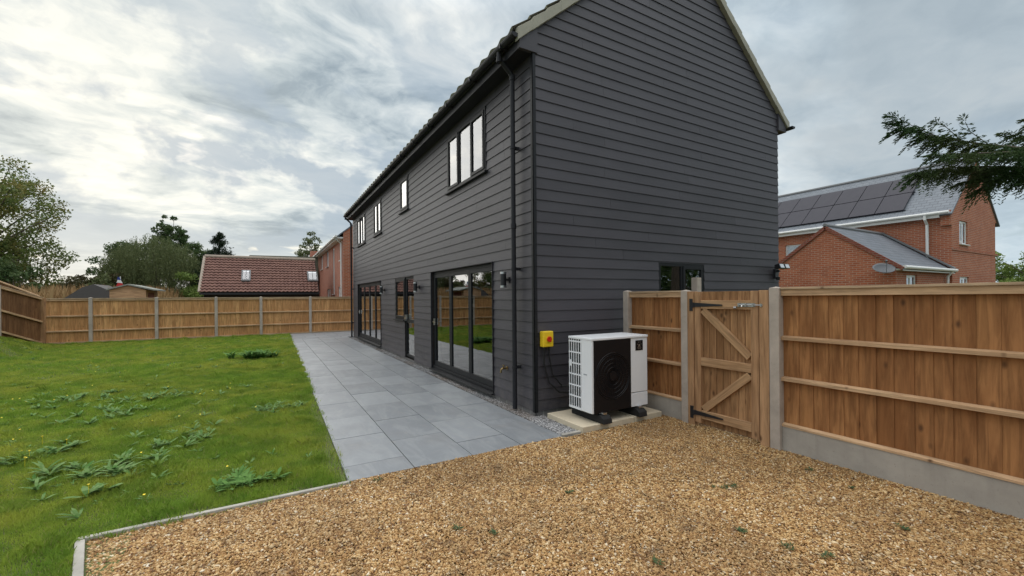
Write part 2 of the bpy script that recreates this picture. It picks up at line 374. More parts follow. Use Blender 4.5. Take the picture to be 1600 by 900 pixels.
M = {}
for k, f in dict(
    clad=m_clad, glass=m_glass, slate_slab=m_slate, grass=m_grass,
    black=plain((.018, .018, .021), .38), upvc=plain((.022, .022, .026), .5, spec=.25), frame=plain((.013, .014, .016), .5, spec=.25),
    silver=plain((.62, .62, .62), .3, 1, .05), steel=plain((.50, .50, .50), .28, 1, .08, 40),
    white=plain((.80, .81, .83), .32, 0, .03), whitepaint=plain((.74, .74, .72), .45, 0, .06), pumpblack=plain((.008, .008, .010), .3, 0, .1, spec=.3),
    rubber=plain((.012, .012, .012), .8), darkslot=plain((.016, .022, .026), .5), greytext=plain((.35, .37, .4), .5),
    yellow=plain((.83, .56, .02), .4, 0, .05), red=plain((.6, .03, .015), .35), brass=plain((.30, .21, .09), .4, 1, .2, 60),
    board=m_wood((.35, .155, .058), (.45, .215, .083)), gateb=m_wood((.36, .19, .085), (.52, .29, .14)), railw=m_wood((.58, .37, .21), (.70, .47, .28), True, False, .35),
    gatef=m_wood((.47, .265, .135), (.57, .34, .18), True, True, .35), gater=m_wood((.54, .325, .17), (.64, .40, .22), True, False, .3),
    oldboard=m_wood((.20, .098, .044), (.27, .135, .06)), cap=m_wood((.52, .37, .23), (.62, .45, .30), True, False, .3),
    bracea=m_wood((.50, .30, .155), (.60, .37, .20), True, False, .25, math.radians(-41)), braceb=m_wood((.50, .30, .155), (.60, .37, .20), True, False, .25, math.radians(41)),
    farboard=m_wood((.60, .305, .125), (.70, .39, .17), True, True, .35),
    post=m_concrete((.45, .385, .325)), gboard=m_concrete((.38, .345, .30), .14), slab=m_concrete((.58, .50, .37), .1), kerb=m_concrete((.38, .36, .32), .25),
    plinth=m_brick((.20, .19, .185), (.13, .125, .12), (.30, .29, .27)),
    brick=m_brick((.44, .135, .065), (.31, .085, .045), (.42, .31, .23)), brickm=m_brick((.50, .18, .115), (.42, .14, .09), (.46, .32, .25)),
    brickdark=m_brick((.26, .07, .045), (.2, .055, .035), (.25, .18, .14)),
    slateroof=m_rooftile((.15, .17, .195), (.19, .21, .235), (.13, .15, .17), 1, .26, .13), slateroofx=m_rooftile((.115, .13, .15), (.15, .165, .19), (.14, .15, .165), 0, .26, .13),
    solar=plain((.030, .029, .040), .5, 0, .1, 3, spec=.22), pantile=m_moss((.15, .072, .056), (.215, .11, .083), (.10, .058, .045)), ridge=m_moss((.30, .25, .2), (.38, .31, .25), (.2, .17, .12)),
    rooftile=m_moss((.27, .255, .21), (.34, .325, .26), (.16, .18, .08)), verge=m_moss((.33, .315, .255), (.39, .37, .30), (.26, .255, .19)),
    olive=m_moss((.14, .14, .10), (.20, .19, .14), (.1, .11, .06)),
    gravelbase=m_soil((.06, .032, .015), (.16, .09, .04), 10), soil=m_soil((.06, .05, .025), (.12, .17, .035), 5), grout=m_soil((.05, .05, .048), (.09, .09, .085), 8), field=m_soil((.07, .09, .025), (.13, .12, .05), .12),
    stones=m_stones([(0.0, (.10, .045, .018)), (.18, (.30, .15, .048)), (.45, (.46, .265, .095)), (.75, (.59, .39, .17)), (.94, (.72, .54, .30)), (1.0, (.84, .76, .6))]),
    chips=m_stones([(0.0, (.10, .10, .105)), (.5, (.30, .30, .31)), (1.0, (.62, .62, .62))]),
    weed=m_leaf((.075, .175, .035), (.20, .30, .11), None, .2, .8), weeddark=m_leaf((.07, .16, .035), (.13, .25, .06), None, .15, .8), flower=plain((.85, .65, .02), .6), weedsmall=m_leaf((.05, .09, .04), (.09, .14, .06)),
    leafA=m_leaf((.09, .14, .035), (.18, .23, .065), (.28, .19, .06), .35), leafB=m_leaf((.10, .13, .055), (.17, .19, .08), (.13, .16, .06), .3), leafC=m_leaf((.05, .095, .035), (.10, .155, .055), (.12, .14, .05), .3),
    leafD=m_leaf((.012, .026, .014), (.028, .045, .022)), leafE=m_leaf((.15, .23, .06), (.25, .32, .09), None, .35), cypress=m_leaf((.028, .065, .024), (.065, .125, .04), (.08, .085, .03), .25, .8), bark=m_moss((.10, .075, .055), (.15, .12, .09), (.05, .045, .03)),
    reed=m_leaf((.34, .22, .10), (.48, .33, .17), (.30, .17, .08), .2), hedge=m_leaf((.07, .075, .03), (.12, .11, .05), (.11, .085, .05)), hills=m_soil((.050, .075, .045), (.085, .105, .065), .04),
    shed=m_wood((.50, .30, .17), (.60, .38, .22), False, False, .1), felt=plain((.24, .25, .22), .9), darkshed=plain((.085, .078, .076), .8, 0, .2), darkwood=m_wood((.03, .024, .022), (.045, .035, .03), False, False, .2),
    carpet=plain((.72, .65, .56), .95, 0, .08, 30), plaster=plain((.75, .73, .70), .9, 0, .04), dish=plain((.09, .10, .11), .5), lead=plain((.16, .165, .17), .6),
    flagred=plain((.5, .03, .03), .8), flagblue=plain((.03, .05, .22), .8), cable=plain((.01, .01, .01), .6)).items(): M[k] = mat(k, f)

# ---------------------------------------------------------------- terrain
def sst(a, b, x):
    t = np.clip((x-a)/(b-a), 0, 1); return t*t*(3-2*t)
def bank(x, y): return .50*sst(-6.2, -7.6, x)*sst(22.4, 19.6, y)
def lawn_left(y): return .6 + .0148*(np.asarray(y)-3.9)
def build_ground():
    # one sheet to the horizon, fine under the garden
    xs = np.concatenate([[-3000, -800, -200, -60, -25], np.linspace(-14, 2, 65), [6, 12, 25, 60, 200, 800, 3000]])
    ys = np.concatenate([[-3000, -600, -100, -20, -5], np.linspace(0, 24, 97), [30, 45, 80, 200, 600, 1500, 3500]])
    Xg, Yg = np.meshgrid(xs, ys, indexing='ij'); Zg = -.02 + bank(Xg, Yg)*(Yg > -20)
    V = np.stack([Xg, Yg, Zg], -1).reshape(-1, 3); ny = len(ys)
    i, j = np.meshgrid(np.arange(len(xs)-1), np.arange(ny-1), indexing='ij'); a = (i*ny+j).ravel()
    o = np_mesh('ground', V, np.stack([a, a+ny, a+ny+1, a+1], 1), M['field']); tag(o, kind='structure')
build_ground()
def sheet(name, poly, z, m):
    b = MB(); b.prism(poly, 2, z-.03, z); o = b.build(name, m); return tag(o, kind='structure')
def XK(y): return -1.11+(3.86-y)*.26
# lawn soil
def build_lawn():
    xs = np.linspace(-10, .6, 54); ys = np.linspace(-1, 22.15, 110)
    Xg, Yg = np.meshgrid(xs, ys, indexing='ij'); Zg = -.006 + bank(Xg, Yg) + .008*np.sin(Xg*2.1)*np.sin(Yg*1.3)
    Xg = np.where(Xg > .59, lawn_left(Yg)-.01, Xg)
    V = np.stack([Xg, Yg, Zg], -1).reshape(-1, 3); ny = len(ys)
    i, j = np.meshgrid(np.arange(len(xs)-1), np.arange(ny-1), indexing='ij'); a = (i*ny+j).ravel()
    f = np.stack([a, a+ny, a+ny+1, a+1], 1)
    cx = V[f[:, 0], 0]+.1; cy = V[f[:, 0], 1]+.1
    keep = ~((cx > XK(cy)+.2) & (cy < 3.85))
    o = np_mesh('lawn', V, f[keep], M['soil']); tag(o, kind='structure')
build_lawn()
sheet('gravel_drive', [(XK(1.2)+.05, 1.2), (XK(1.2)+.05, -4), (5.3, -4), (5.3, 4.6), (3.18, 4.6), (3.18, 3.92), (-1.06, 3.92)], -.012, M['gravelbase'])
sheet('drainage_strip', [(2.86, 3.98), (3.25, 3.98), (3.25, 4.8), (3.2, 18.7), (2.86, 18.7)], -.006, M['grout'])
k = MB()
k.box(-1.11, .60, 3.868, 3.906, -.1, .026); k.prism([(-1.11, 3.858), (-1.06, 3.858), (XK(1.2)+.05, 1.2), (XK(1.2), 1.2)], 2, -.1, .024); k.box(2.93, 3.2, 3.93, 3.98, -.1, .018)
tag(k.build('kerb', M['kerb'], bevel=.004), kind='structure')

# patio slabs
def build_patio():
    b = MB(); cols = [(.6, 1.19, 4.28), (1.19, 1.79, 4.80), (1.79, 2.37, 4.36), (2.37, 2.92, 4.92)]
    g = .004
    for ci, (x0, x1, y0) in enumerate(cols):
        ys = [3.93]+[y0+.885*i for i in range(40) if y0+.885*i < 18.9]+[19.0]
        for a, c in zip(ys, ys[1:]):
            dz = random.uniform(-.0015, .0015); xa = xb = x0+g
            if ci == 0: xa, xb = float(lawn_left(a)), float(lawn_left(c))
            xe = x1-g
            pts = [(xa, a+g), (xe, a+g), (xe, c-g), (xb, c-g)]
            b.prism(pts, 2, -.02, .006+dz)
    xs = [.05, .93, 1.81, 2.69, 3.57, 4.45, 5.3]
    for i, (ya, yb) in enumerate([(19.0, 19.6), (19.6, 20.2), (20.2, 20.8), (20.8, 21.4), (21.4, 22.08)]):
        for xa, xb in zip(xs, xs[1:]):
            o = .44*(i % 2); b.box(xa+o+g if xa > .1 else xa, xb+o-g, ya+g, yb-g, -.02, .006+random.uniform(-.0015, .0015))
    tag(b.build('patio', M['slate_slab'], bevel=.0015), kind='structure')
    sheet('patio_bed', [(.62, 3.94), (2.91, 3.94), (2.91, 18.9), (5.5, 19), (5.5, 22.1), (.3, 22.1), (.3, 19), (.84, 19)], -.003, M['grout'])
build_patio()

# ---------------------------------------------------------------- stones
PHI = (1+5**.5)/2
ICO = np.array([(-1,PHI,0),(1,PHI,0),(-1,-PHI,0),(1,-PHI,0),(0,-1,PHI),(0,1,PHI),(0,-1,-PHI),(0,1,-PHI),(PHI,0,-1),(PHI,0,1),(-PHI,0,-1),(-PHI,0,1)])/1.9
ICF = np.array([(0,11,5),(0,5,1),(0,1,7),(0,7,10),(0,10,11),(1,5,9),(5,11,4),(11,10,2),(10,7,6),(7,1,8),(3,9,4),(3,4,2),(3,2,6),(3,6,8),(3,8,9),(4,9,5),(2,4,11),(6,2,10),(8,6,7),(9,8,1)])
OCT = np.array([(1,0,0),(-1,0,0),(0,1,0),(0,-1,0),(0,0,1),(0,0,-1)], float)
OCF = np.array([(0,2,4),(2,1,4),(1,3,4),(3,0,4),(2,0,5),(1,2,5),(3,1,5),(0,3,5)])
def stones(name, P, r, m, base=ICO, bf=ICF):
    n = len(P); nv = len(base)
    L = base[None]*(1+rng.uniform(-.28, .28, (n, nv, 1)))
    sc = np.stack([rng.uniform(.75, 1.5, n), rng.uniform(.6, 1.0, n), rng.uniform(.35, .7, n)], 1)
    L = L*sc[:, None]*r[:, None, None]
    a = rng.uniform(0, 2*np.pi, n); t = rng.normal(0, .35, n); t2 = rng.normal(0, .35, n)
    def rot(L, i, j, a):
        c, s = np.cos(a)[:, None], np.sin(a)[:, None]; A, B = L[:, :, i].copy(), L[:, :, j].copy()
        L[:, :, i] = A*c-B*s; L[:, :, j] = A*s+B*c
    rot(L, 1, 2, t); rot(L, 0, 2, t2); rot(L, 0, 1, a)
    V = (L+P[:, None]).reshape(-1, 3); Fc = (bf[None]+(np.arange(n)*nv)[:, None, None]).reshape(-1, 3)
    return np_mesh(name, V, Fc, m)
def proj_np(P):
    d = P[:, 0]*fw.x+P[:, 1]*fw.y; u = (P[:, 0]*rt.x+P[:, 1]*rt.y)/d*F; v = -(P[:, 2]-H)/d*F
    return 800+u*cr+v*sr, 464.8-u*sr+v*cr, d
def gravel():
    n = 520000; P = np.stack([rng.uniform(-1.05, 4.66, n), rng.uniform(.1, 4.35, n), np.zeros(n)], 1)
    ok = ((P[:, 1] < 3.89) & (P[:, 0] > XK(P[:, 1])+.06) & (P[:, 0] < 4.6)) | ((P[:, 0] > 4.52) & (P[:, 1] < 4.35)) | ((P[:, 0] > .62) & (P[:, 0] < 2.9) & (P[:, 1] < 3.93))
    px, py, d = proj_np(P); ok |= (P[:, 0] > 4.55) & (P[:, 1] > 2.5) & (P[:, 1] < 3.5); ok &= (d > .5) & (px > -140) & (px < 1740) & (py < 1010)
    P = P[ok]; n = len(P); r = rng.gamma(6, .00095, n)+.0020
    # shallow hollows and humps, a few scuffed dark hollows
    P[:, 2] = .004*np.sin(P[:, 0]*3.1+1)*np.sin(P[:, 1]*2.3)+rng.uniform(-.006, .007, n)
    near = proj_np(P)[2] < 3.6
    V1 = stones('gravel', P[near], r[near], M['stones'])
    tag(V1, 'loose golden brown flint gravel covering the driveway in the foreground', 'gravel', kind='stuff')
    V2 = stones('gravel', P[~near], r[~near]*1.15, M['stones'], OCT*.95, OCF)
    # join the far stones into the same object
    me = V2.data; dep = bpy.context.evaluated_depsgraph_get()
    nv1 = len(V1.data.vertices); a = np.empty(nv1*3, np.float32); V1.data.vertices.foreach_get('co', a)
    b_ = np.empty(len(me.vertices)*3, np.float32); me.vertices.foreach_get('co', b_)
    f1 = np.empty(len(V1.data.loops), np.int32); V1.data.loops.foreach_get('vertex_index', f1)
    f2 = np.empty(len(me.loops), np.int32); me.loops.foreach_get('vertex_index', f2)
    bpy.data.objects.remove(V1); bpy.data.objects.remove(V2)
    o = np_mesh('gravel', np.concatenate([a, b_]).reshape(-1, 3), np.concatenate([f1, f2+nv1]).reshape(-1, 3), M['stones'])
    tag(o, 'loose golden brown flint gravel covering the driveway in the foreground', 'gravel', kind='stuff')
gravel()
def chips():
    n = 16000; y = 3.98+(18.6-3.98)*rng.uniform(0, 1, n)**1.8; x = rng.uniform(2.93, 3.10, n)
    m2 = 4200; x2 = rng.uniform(2.95, 3.22, m2); y2 = rng.uniform(3.99, 4.78, m2)
    P = np.stack([np.concatenate([x, x2]), np.concatenate([y, y2]), rng.uniform(-.004, .008, n+m2)], 1)
    o = stones('grey_chippings', P, rng.uniform(.006, .013, n+m2), M['chips'], OCT, OCF)
    tag(o, 'pale grey stone chippings in the narrow drain strip along the black house wall', 'chippings', kind='stuff')
chips()

# ---------------------------------------------------------------- black clad house
WX, GY, EX, FY = 3.11, 4.78, 8.99, 18.6           # backing wall planes: long wall x, near gable y, back wall x, far gable y
RX, S = 6.09, .84                                  # ridge x, roof slope
def rake_l(z): return 3.19+(z-5.25)/S
def rake_r(z): return 8.99-(z-5.28)/S
house = thing('clad_house', 'two storey house clad in dark grey weatherboard beside the slate patio', 'house', (WX, GY, 0))
D1 = (5.97, 8.87, .06, 2.16); W2a = (10.98, 11.90, 1.02, 2.15); W2b = (10.17, 10.98, .06, 2.15); D3 = (13.64, 17.5, .06, 2.16)
U = [(6.17, 7.86, 3.66, 4.72), (10.55, 11.28, 3.87, 4.72), (13.46, 14.52, 3.66, 4.72), (15.97, 17.48, 3.64, 4.72)]
holes_long = [D1, W2a, W2b, D3]+U
GW = (5.49, 6.64, 1.08, 2.15)
def grid_wall(b, holes, a0, a1, z0, z1, mk):
    A = sorted({a0, a1, *[h[0] for h in holes], *[h[1] for h in holes]}); Zs = sorted({z0, z1, *[h[2] for h in holes], *[h[3] for h in holes]})
    for p, q in zip(A, A[1:]):
        run = None
        for s, t in zip(Zs, Zs[1:]):
            inside = any(h[0] < (p+q)/2 < h[1] and h[2] < (s+t)/2 < h[3] for h in holes)
            if inside:
                if run is not None: mk(b, p, q, run, s)
                run = None
            elif run is None: run = s
        if run is not None: mk(b, p, q, run, z1)
b = MB(); grid_wall(b, holes_long, GY+.12, FY, 0.0, 5.0, lambda b, p, q, s, t: b.box(WX, WX+.12, p, q, s, t))
b.build('wall', M['darkwood'], house)
b = MB(); grid_wall(b, [GW], WX, EX, 0.0, 5.08, lambda b, p, q, s, t: b.box(p, q, GY, GY+.12, s, t))
b.prism([(WX, 5.08), (EX, 5.08), (RX, 7.55)], 1, GY, GY+.12)
b.build('gable_wall', M['darkwood'], house)
b = MB(); b.box(EX-.12, EX, GY+.12, FY-.12, 0, 5.08); b.box(WX+.12, EX, FY-.12, FY, 0, 5.08); b.prism([(WX, 5.08), (EX, 5.08), (RX, 7.55)], 1, FY-.12, FY)
b.build('wall', M['clad'], house)
# interior: floors, ceilings and a partition
b = MB(); b.box(WX+.12, EX-.12, GY+.12, FY-.12, .02, .05); b.box(WX+.12, EX-.12, GY+.12, FY-.12, 2.75, 2.80); b.build('floor', M['carpet'], house)
b = MB(); b.box(WX+.12, EX-.12, GY+.12, FY-.12, 2.4, 2.745); b.box(WX+.12, EX-.12, GY+.12, FY-.12, 4.9, 4.95)
b.box(WX+.4, EX-.12, 9.6, 9.7, .05, 2.4); b.box(WX+.4, EX-.12, 12.6, 12.7, .05, 2.4); b.box(7.2, 7.3, GY+.12, 9.6, .05, 2.4); b.box(6.3, 6.4, 9.7, FY-.12, .05, 2.4)
b.box(6.2, 6.3, GY+.12, FY-.12, 2.8, 4.9)
b.build('inner_wall', M['plaster'], house)

def joints(a0, a1):
    out = []; p = a0 + random.uniform(.6, 3.6)
    while p < a1-.25: out.append(p); p += 3.6 if a1-a0 > 7 else random.uniform(2.8, 3.6)
    return out
def clad_long():
    b = MB(); i = 0
    while True:
        z0 = .068+.15*i; z1 = min(z0+.162, 4.9)
        if z0 > 4.84: break
        segs = [(GY-.005, FY+.02)]
        for h in holes_long:
            lo, hi = max(z0, h[2]), min(z1, h[3])
            if hi-lo > .012:
                # board partly covered by an opening: keep the covered-height strips above / below
                ns = []
                for s in segs:
                    if h[1] <= s[0] or h[0] >= s[1]: ns.append(s); continue
                    if s[0] < h[0]: ns.append((s[0], h[0]))
                    if s[1] > h[1]: ns.append((h[1], s[1]))
                    a, c = max(s[0], h[0]), min(s[1], h[1])
                    for (za, zb) in ((z0, h[2]), (h[3], z1)):
                        if zb-za > .012: strip(b, a, c, za, zb, z0, z1)
                segs = ns
        js = joints(GY, FY)
        for s in segs:
            cut = [s[0]]+[j for j in js if s[0]+.15 < j < s[1]-.15]+[s[1]]
            for p, q in zip(cut, cut[1:]): strip(b, p+.0015, q-.0015, z0, z1, z0, z1)
        i += 1
    b.build('cladding', M['clad'], house)
def off(z, z0): return .022 - (.013)*(z-z0)/.162
def strip(b, p, q, za, zb, z0, z1):
    if q-p < .02: return
    oa, ob = off(za, z0), off(zb, z0)
    ia = .003 if za > z0+.02 or z0 < .1 else .012
    b.hexa([(WX-oa, p, za), (WX-ia, p, za), (WX-.002, p, zb), (WX-ob, p, zb)], [(WX-oa, q, za), (WX-ia, q, za), (WX-.002, q, zb), (WX-ob, q, zb)])
clad_long()
def clad_gable():
    b = MB(); i = 0
    while True:
        z0 = .068+.15*i; z1 = z0+.162
        def lims(z):
            return (WX-.03 if z < 4.98 else max(WX-.03, rake_l(z))), (EX+.02 if z < 5.26 else min(EX+.02, rake_r(z)))
        l0, r0 = lims(z0); 
        if r0-l0 < .1 or z0 > 7.6: break
        l1, r1 = lims(z1)
        if r1 <= l1: l1 = r1 = RX
        def piece(a0, a1, c0, c1, za, zb):   # bottom from a0..c0, top from a1..c1
            oa, ob = off(za, z0), off(zb, z0); ia = .012 if za == z0 else .003
            b.hexa([(a0, GY-oa, za), (a0, GY-ia, za), (a1, GY-.002, zb), (a1, GY-ob, zb)], [(c0, GY-oa, za), (c0, GY-ia, za), (c1, GY-.002, zb), (c1, GY-ob, zb)])
        h = GW; lo, hi = max(z0, h[2]), min(z1, h[3])
        if hi-lo > .012:
            piece(l0, l1, h[0], h[0], z0, z1); piece(h[1], h[1], r0, r1, z0, z1)
            if h[2]-z0 > .012: piece(h[0], h[0], h[1], h[1], z0, h[2])
            if z1-h[3] > .012: piece(h[0], h[0], h[1], h[1], h[3], z1)
        else:
            js = [l0]+[j for j in joints(l0, r0) if max(l0, l1)+.2 < j < min(r0, r1)-.2]+[r0]
            for n_, (p, q) in enumerate(zip(js, js[1:])):
                pa, pb = (l0, l1) if n_ == 0 else (p+.0015, p+.0015)
                qa, qb = (r0, r1) if n_ == len(js)-2 else (q-.0015, q-.0015)
                piece(pa, pb, qa, qb, z0, z1)
        i += 1
    b.build('gable_cladding', M['clad'], house)
clad_gable()
b = MB(); b.box(WX-.042, WX-.034, GY-.040, GY+.012, .06, 4.87); b.box(WX-.042, WX+.012, GY-.040, GY-.034, .06, 4.87)
b.build('corner_trim', M['frame'], house)
b = MB(); b.box(WX-.006, WX, GY-.006, FY, -.05, .065); b.box(WX-.006, EX, GY-.006, GY, -.05, .065); b.build('plinth', M['plinth'], house)

def window(par, ax, plane, a0, a1, z0, z1, lights, fd=.06, fwid=.055, rec=.0, sill=True, out=-1, opens=(), midrails=None, fm='frame', name='window', gm='glass'):
    """ax 'y': opening runs along y in the plane x=plane; 'x': runs along x in the plane y=plane. frame face sits rec inside"""
    def bx(b, p, q, s, t, d0, d1):
        u, v = plane-out*d0, plane-out*d1      # d positive = inwards (+)
        u, v = min(u, v), max(u, v)
        if ax == 'y': b.box(u, v, p, q, s, t)
        else: b.box(p, q, u, v, s, t)
    f = MB(); d0, d1 = rec, rec+fd
    bx(f, a0, a1, z1-fwid, z1, d0, d1); bx(f, a0, a1, z0, z0+fwid, d0, d1); bx(f, a0, a0+fwid, z0+fwid, z1-fwid, d0, d1); bx(f, a1-fwid, a1, z0+fwid, z1-fwid, d0, d1)
    w = (a1-a0-2*fwid)/lights
    for i in range(1, lights):
        c = a0+fwid+w*i; bx(f, c-fwid*.45, c+fwid*.45, z0+fwid, z1-fwid, d0+.001, d1)
    fr = f.build(name, M[fm], par, bevel=.003)
    for i in range(lights):
        p, q = a0+fwid+w*i, a0+fwid+w*(i+1)
        if i > 0: p += fwid*.45
        if i < lights-1: q -= fwid*.45
        s, t = z0+fwid, z1-fwid
        if i in opens:
            sash = MB(); k_ = .042; bx(sash, p-.008, q+.008, t-k_, t+.008, d0-.014, d0+.03); bx(sash, p-.008, q+.008, s-.008, s+k_, d0-.014, d0+.03)
            bx(sash, p-.008, p+k_, s+k_, t-k_, d0-.014, d0+.03); bx(sash, q-k_, q+.008, s+k_, t-k_, d0-.014, d0+.03)
            sash.build('sash', M[fm], fr, bevel=.002)
            g = MB(); bx(g, p+k_, q-k_, s+k_, t-k_, d0+.008, d0+.026)
        else:
            g = MB(); bx(g, p, q, s, t, d0+.02, d0+.038)
        if midrails and i in midrails:
            mr = MB(); z = midrails[i]; bx(mr, p, q, z-.04, z+.04, d0-.01, d1); mr.build('mid_rail', M[fm], fr)
        g.build('pane', M[gm], fr)
    if sill:
        sl_ = MB(); bx(sl_, a0-.05, a1+.05, z0-.035, z0-.002, -.075, d1); sl_.build('sill', M[fm], fr, bevel=.004)
    return fr
PX = WX      # frames measured from the wall plane
window(house, 'y', PX, *U[0], 3, rec=-.03, opens=(0, 2))
window(house, 'y', PX, *U[1], 1, rec=-.03, opens=(0,))
window(house, 'y', PX, *U[2], 2, rec=-.03, opens=(0, 1))
window(house, 'y', PX, *U[3], 3, rec=-.03, opens=(0, 2))
window(house, 'y', PX, W2a[0], W2a[1], 1.04, 2.15, 1, rec=-.005, opens=(0,))
side = window(house, 'y', PX, W2b[0], W2b[1], .10, 2.15, 1, rec=.02, sill=False, midrails={0: 1.02}, name='door', fwid=.065)
hb = MB(); hb.box(PX-.04, PX+.02, 10.86, 10.90, 1.02, 1.18); hb.box(PX-.05, PX-.035, 10.74, 10.9, 1.08, 1.1); hb.build('handle', M['silver'], side)
window(house, 'x', GY, GW[0], GW[1], GW[2], GW[3], 2, rec=-.01, opens=(1,))
def bifold(y0, y1, z0, z1, n):
    f = MB(); d0 = WX+.03; d1 = WX+.11; w = .06
    f.box(d0, d1, y0, y1, z1-w, z1); f.box(d0, d1, y0, y0+w, z0+.05, z1-w); f.box(d0, d1, y1-w, y1, z0+.05, z1-w); f.box(d0-.03, d1, y0, y1, z0, z0+.05)
    door = f.build('bifold_door', M['frame'], house, bevel=.003)
    lw = (y1-y0-2*w)/n
    for i in range(n):
        a, c = y0+w+lw*i+.003, y0+w+lw*(i+1)-.003; s, t = z0+.055, z1-w-.003; k = .058; e0, e1 = WX+.022, WX+.085
        lf = MB(); lf.box(e0, e1, a, c, t-.065, t); lf.box(e0, e1, a, c, s, s+.10); lf.box(e0, e1, a, a+k, s+.10, t-.065); lf.box(e0, e1, c-k, c, s+.10, t-.065)
        leaf = lf.build('door_leaf', M['frame'], door, bevel=.003)
        # glass kept one level up so that nothing goes deeper than a sub-part
        g = MB(); g.box(e0+.02, e0+.042, a+k, c-k, s+.10, t-.065); g.build('pane', M['glass'], door)
        if i == n-1:
            h = MB(); h.box(e0-.03, e0, c-.045, c-.018, 1.02, 1.16); h.beam((e0-.045, c-.03, 1.09), (e0-.045, c-.16, 1.09), .014, .018); h.build('handle', M['silver'], door)
    sl_ = MB(); sl_.prism([(WX-.09, z0-.03), (WX+.03, z0-.03), (WX+.03, z0-.002), (WX-.085, z0-.014)], 1, y0-.03, y1+.03); sl_.build('threshold', M['frame'], door)
    tr = MB(); tr.box(WX-.036, WX+.03, y0-.012, y0-.001, z0-.02, z1+.012); tr.box(WX-.036, WX+.03, y1+.001, y1+.012, z0-.02, z1+.012); tr.box(WX-.036, WX+.03, y0, y1, z1+.001, z1+.012); tr.build('trim', M['upvc'], door)
bifold(*D1[:2], .10, D1[3], 3); bifold(*D3[:2], .12, D3[3], 4)

# roof
def tile_sheet(b, o, a, u, nA, nU, tA, tU, amp=.032, lift=.03, seg=6, thick=.02):
    """o origin, a along-eave unit, u up-slope unit; wavy pantiles stepped in courses"""
    o, a, u = Vector(o), Vector(a), Vector(u); n = a.cross(u).normalized()
    if n.z < 0: n = -n
    prof = [(amp*(.5+.5*math.cos(2*math.pi*k/seg))) for k in range(seg)]
    W = nA*seg+1
    for r in range(nU):
        vs = []; 
        for (uu, hh) in ((r*tU, lift), (r*tU, lift+.018), ((r+1)*tU, .018)):
            for c in range(W):
                base = prof[c % seg]
                if hh == lift: base -= 0
                vs.append(o + a*(c*tA/seg) + u*uu + n*(base+hh-.018 if hh != lift else base+lift-.03))
        fs = [(i*W+c, i*W+c+1, (i+1)*W+c+1, (i+1)*W+c) for i in range(2) for c in range(W-1)]
        b.raw(vs, fs)
L = math.hypot(1, S); upL = Vector((1/L, 0, S/L)); upR = Vector((-1/L, 0, S/L))
zr = 5.25+S*(RX-3.19)
slope_len = (RX-2.80)*L
b = MB(); nU = 12
tile_sheet(b, (2.80, GY-.04, 5.25+S*(2.80-3.19)+.135), (0, 1, 0), upL, 47, nU, (FY+.12-GY+.04)/47, slope_len/nU)
sl2 = (9.36-RX)*L
tile_sheet(b, (9.36, GY-.04, 5.28-S*(9.36-8.99)+.10), (0, 1, 0), upR, 47, nU, (FY+.12-GY+.04)/47, sl2/nU)
b.build('roof', M['rooftile'], house, smooth=False)
b = MB(); b.prism([(2.86, 5.25+S*(2.86-3.19)+.02), (RX, zr+.0), (9.3, 5.28-S*(9.3-8.99)+.02), (9.3, 5.28-S*(9.3-8.99)+.09), (RX, zr+.09), (2.86, 5.25+S*(2.86-3.19)+.09)], 1, GY-.0, FY+.08); b.build('roof_deck', M['lead'], house)
b = MB(); b.tube([(RX, GY-.05, zr+.12), (RX, FY+.1, zr+.12)], .12, 10); b.build('ridge', M['verge'], house)
# verge trim units
def verge(side, y):
    b = MB(); n = 14
    for i in range(n):
        if side < 0: x0, x1 = 2.83+(RX-2.83)*i/n, 2.83+(RX-2.83)*(i+1)/n; f = lambda x: 5.25+S*(x-3.19)
        else: x0, x1 = 9.33-(9.33-RX)*i/n, 9.33-(9.33-RX)*(i+1)/n; f = lambda x: 5.28-S*(x-8.99)
        ex = (x1-x0)*.12; t0, t1 = .155, .128
        b.prism([(x0, f(x0)-.012), (x1+ex, f(x1+ex)-.005), (x1+ex, f(x1+ex)+t1), (x0, f(x0)+t0)] if side < 0 else [(x0, f(x0)-.012), (x0, f(x0)+t0), (x1+ex, f(x1+ex)+t1), (x1+ex, f(x1+ex)-.005)], 1, y-.065-.004*(i % 2), y+.01+.002*(i % 2))
    b.build('verge_trim', M['verge'], house, bevel=.004)
verge(-1, GY-.02); verge(1, GY-.02)
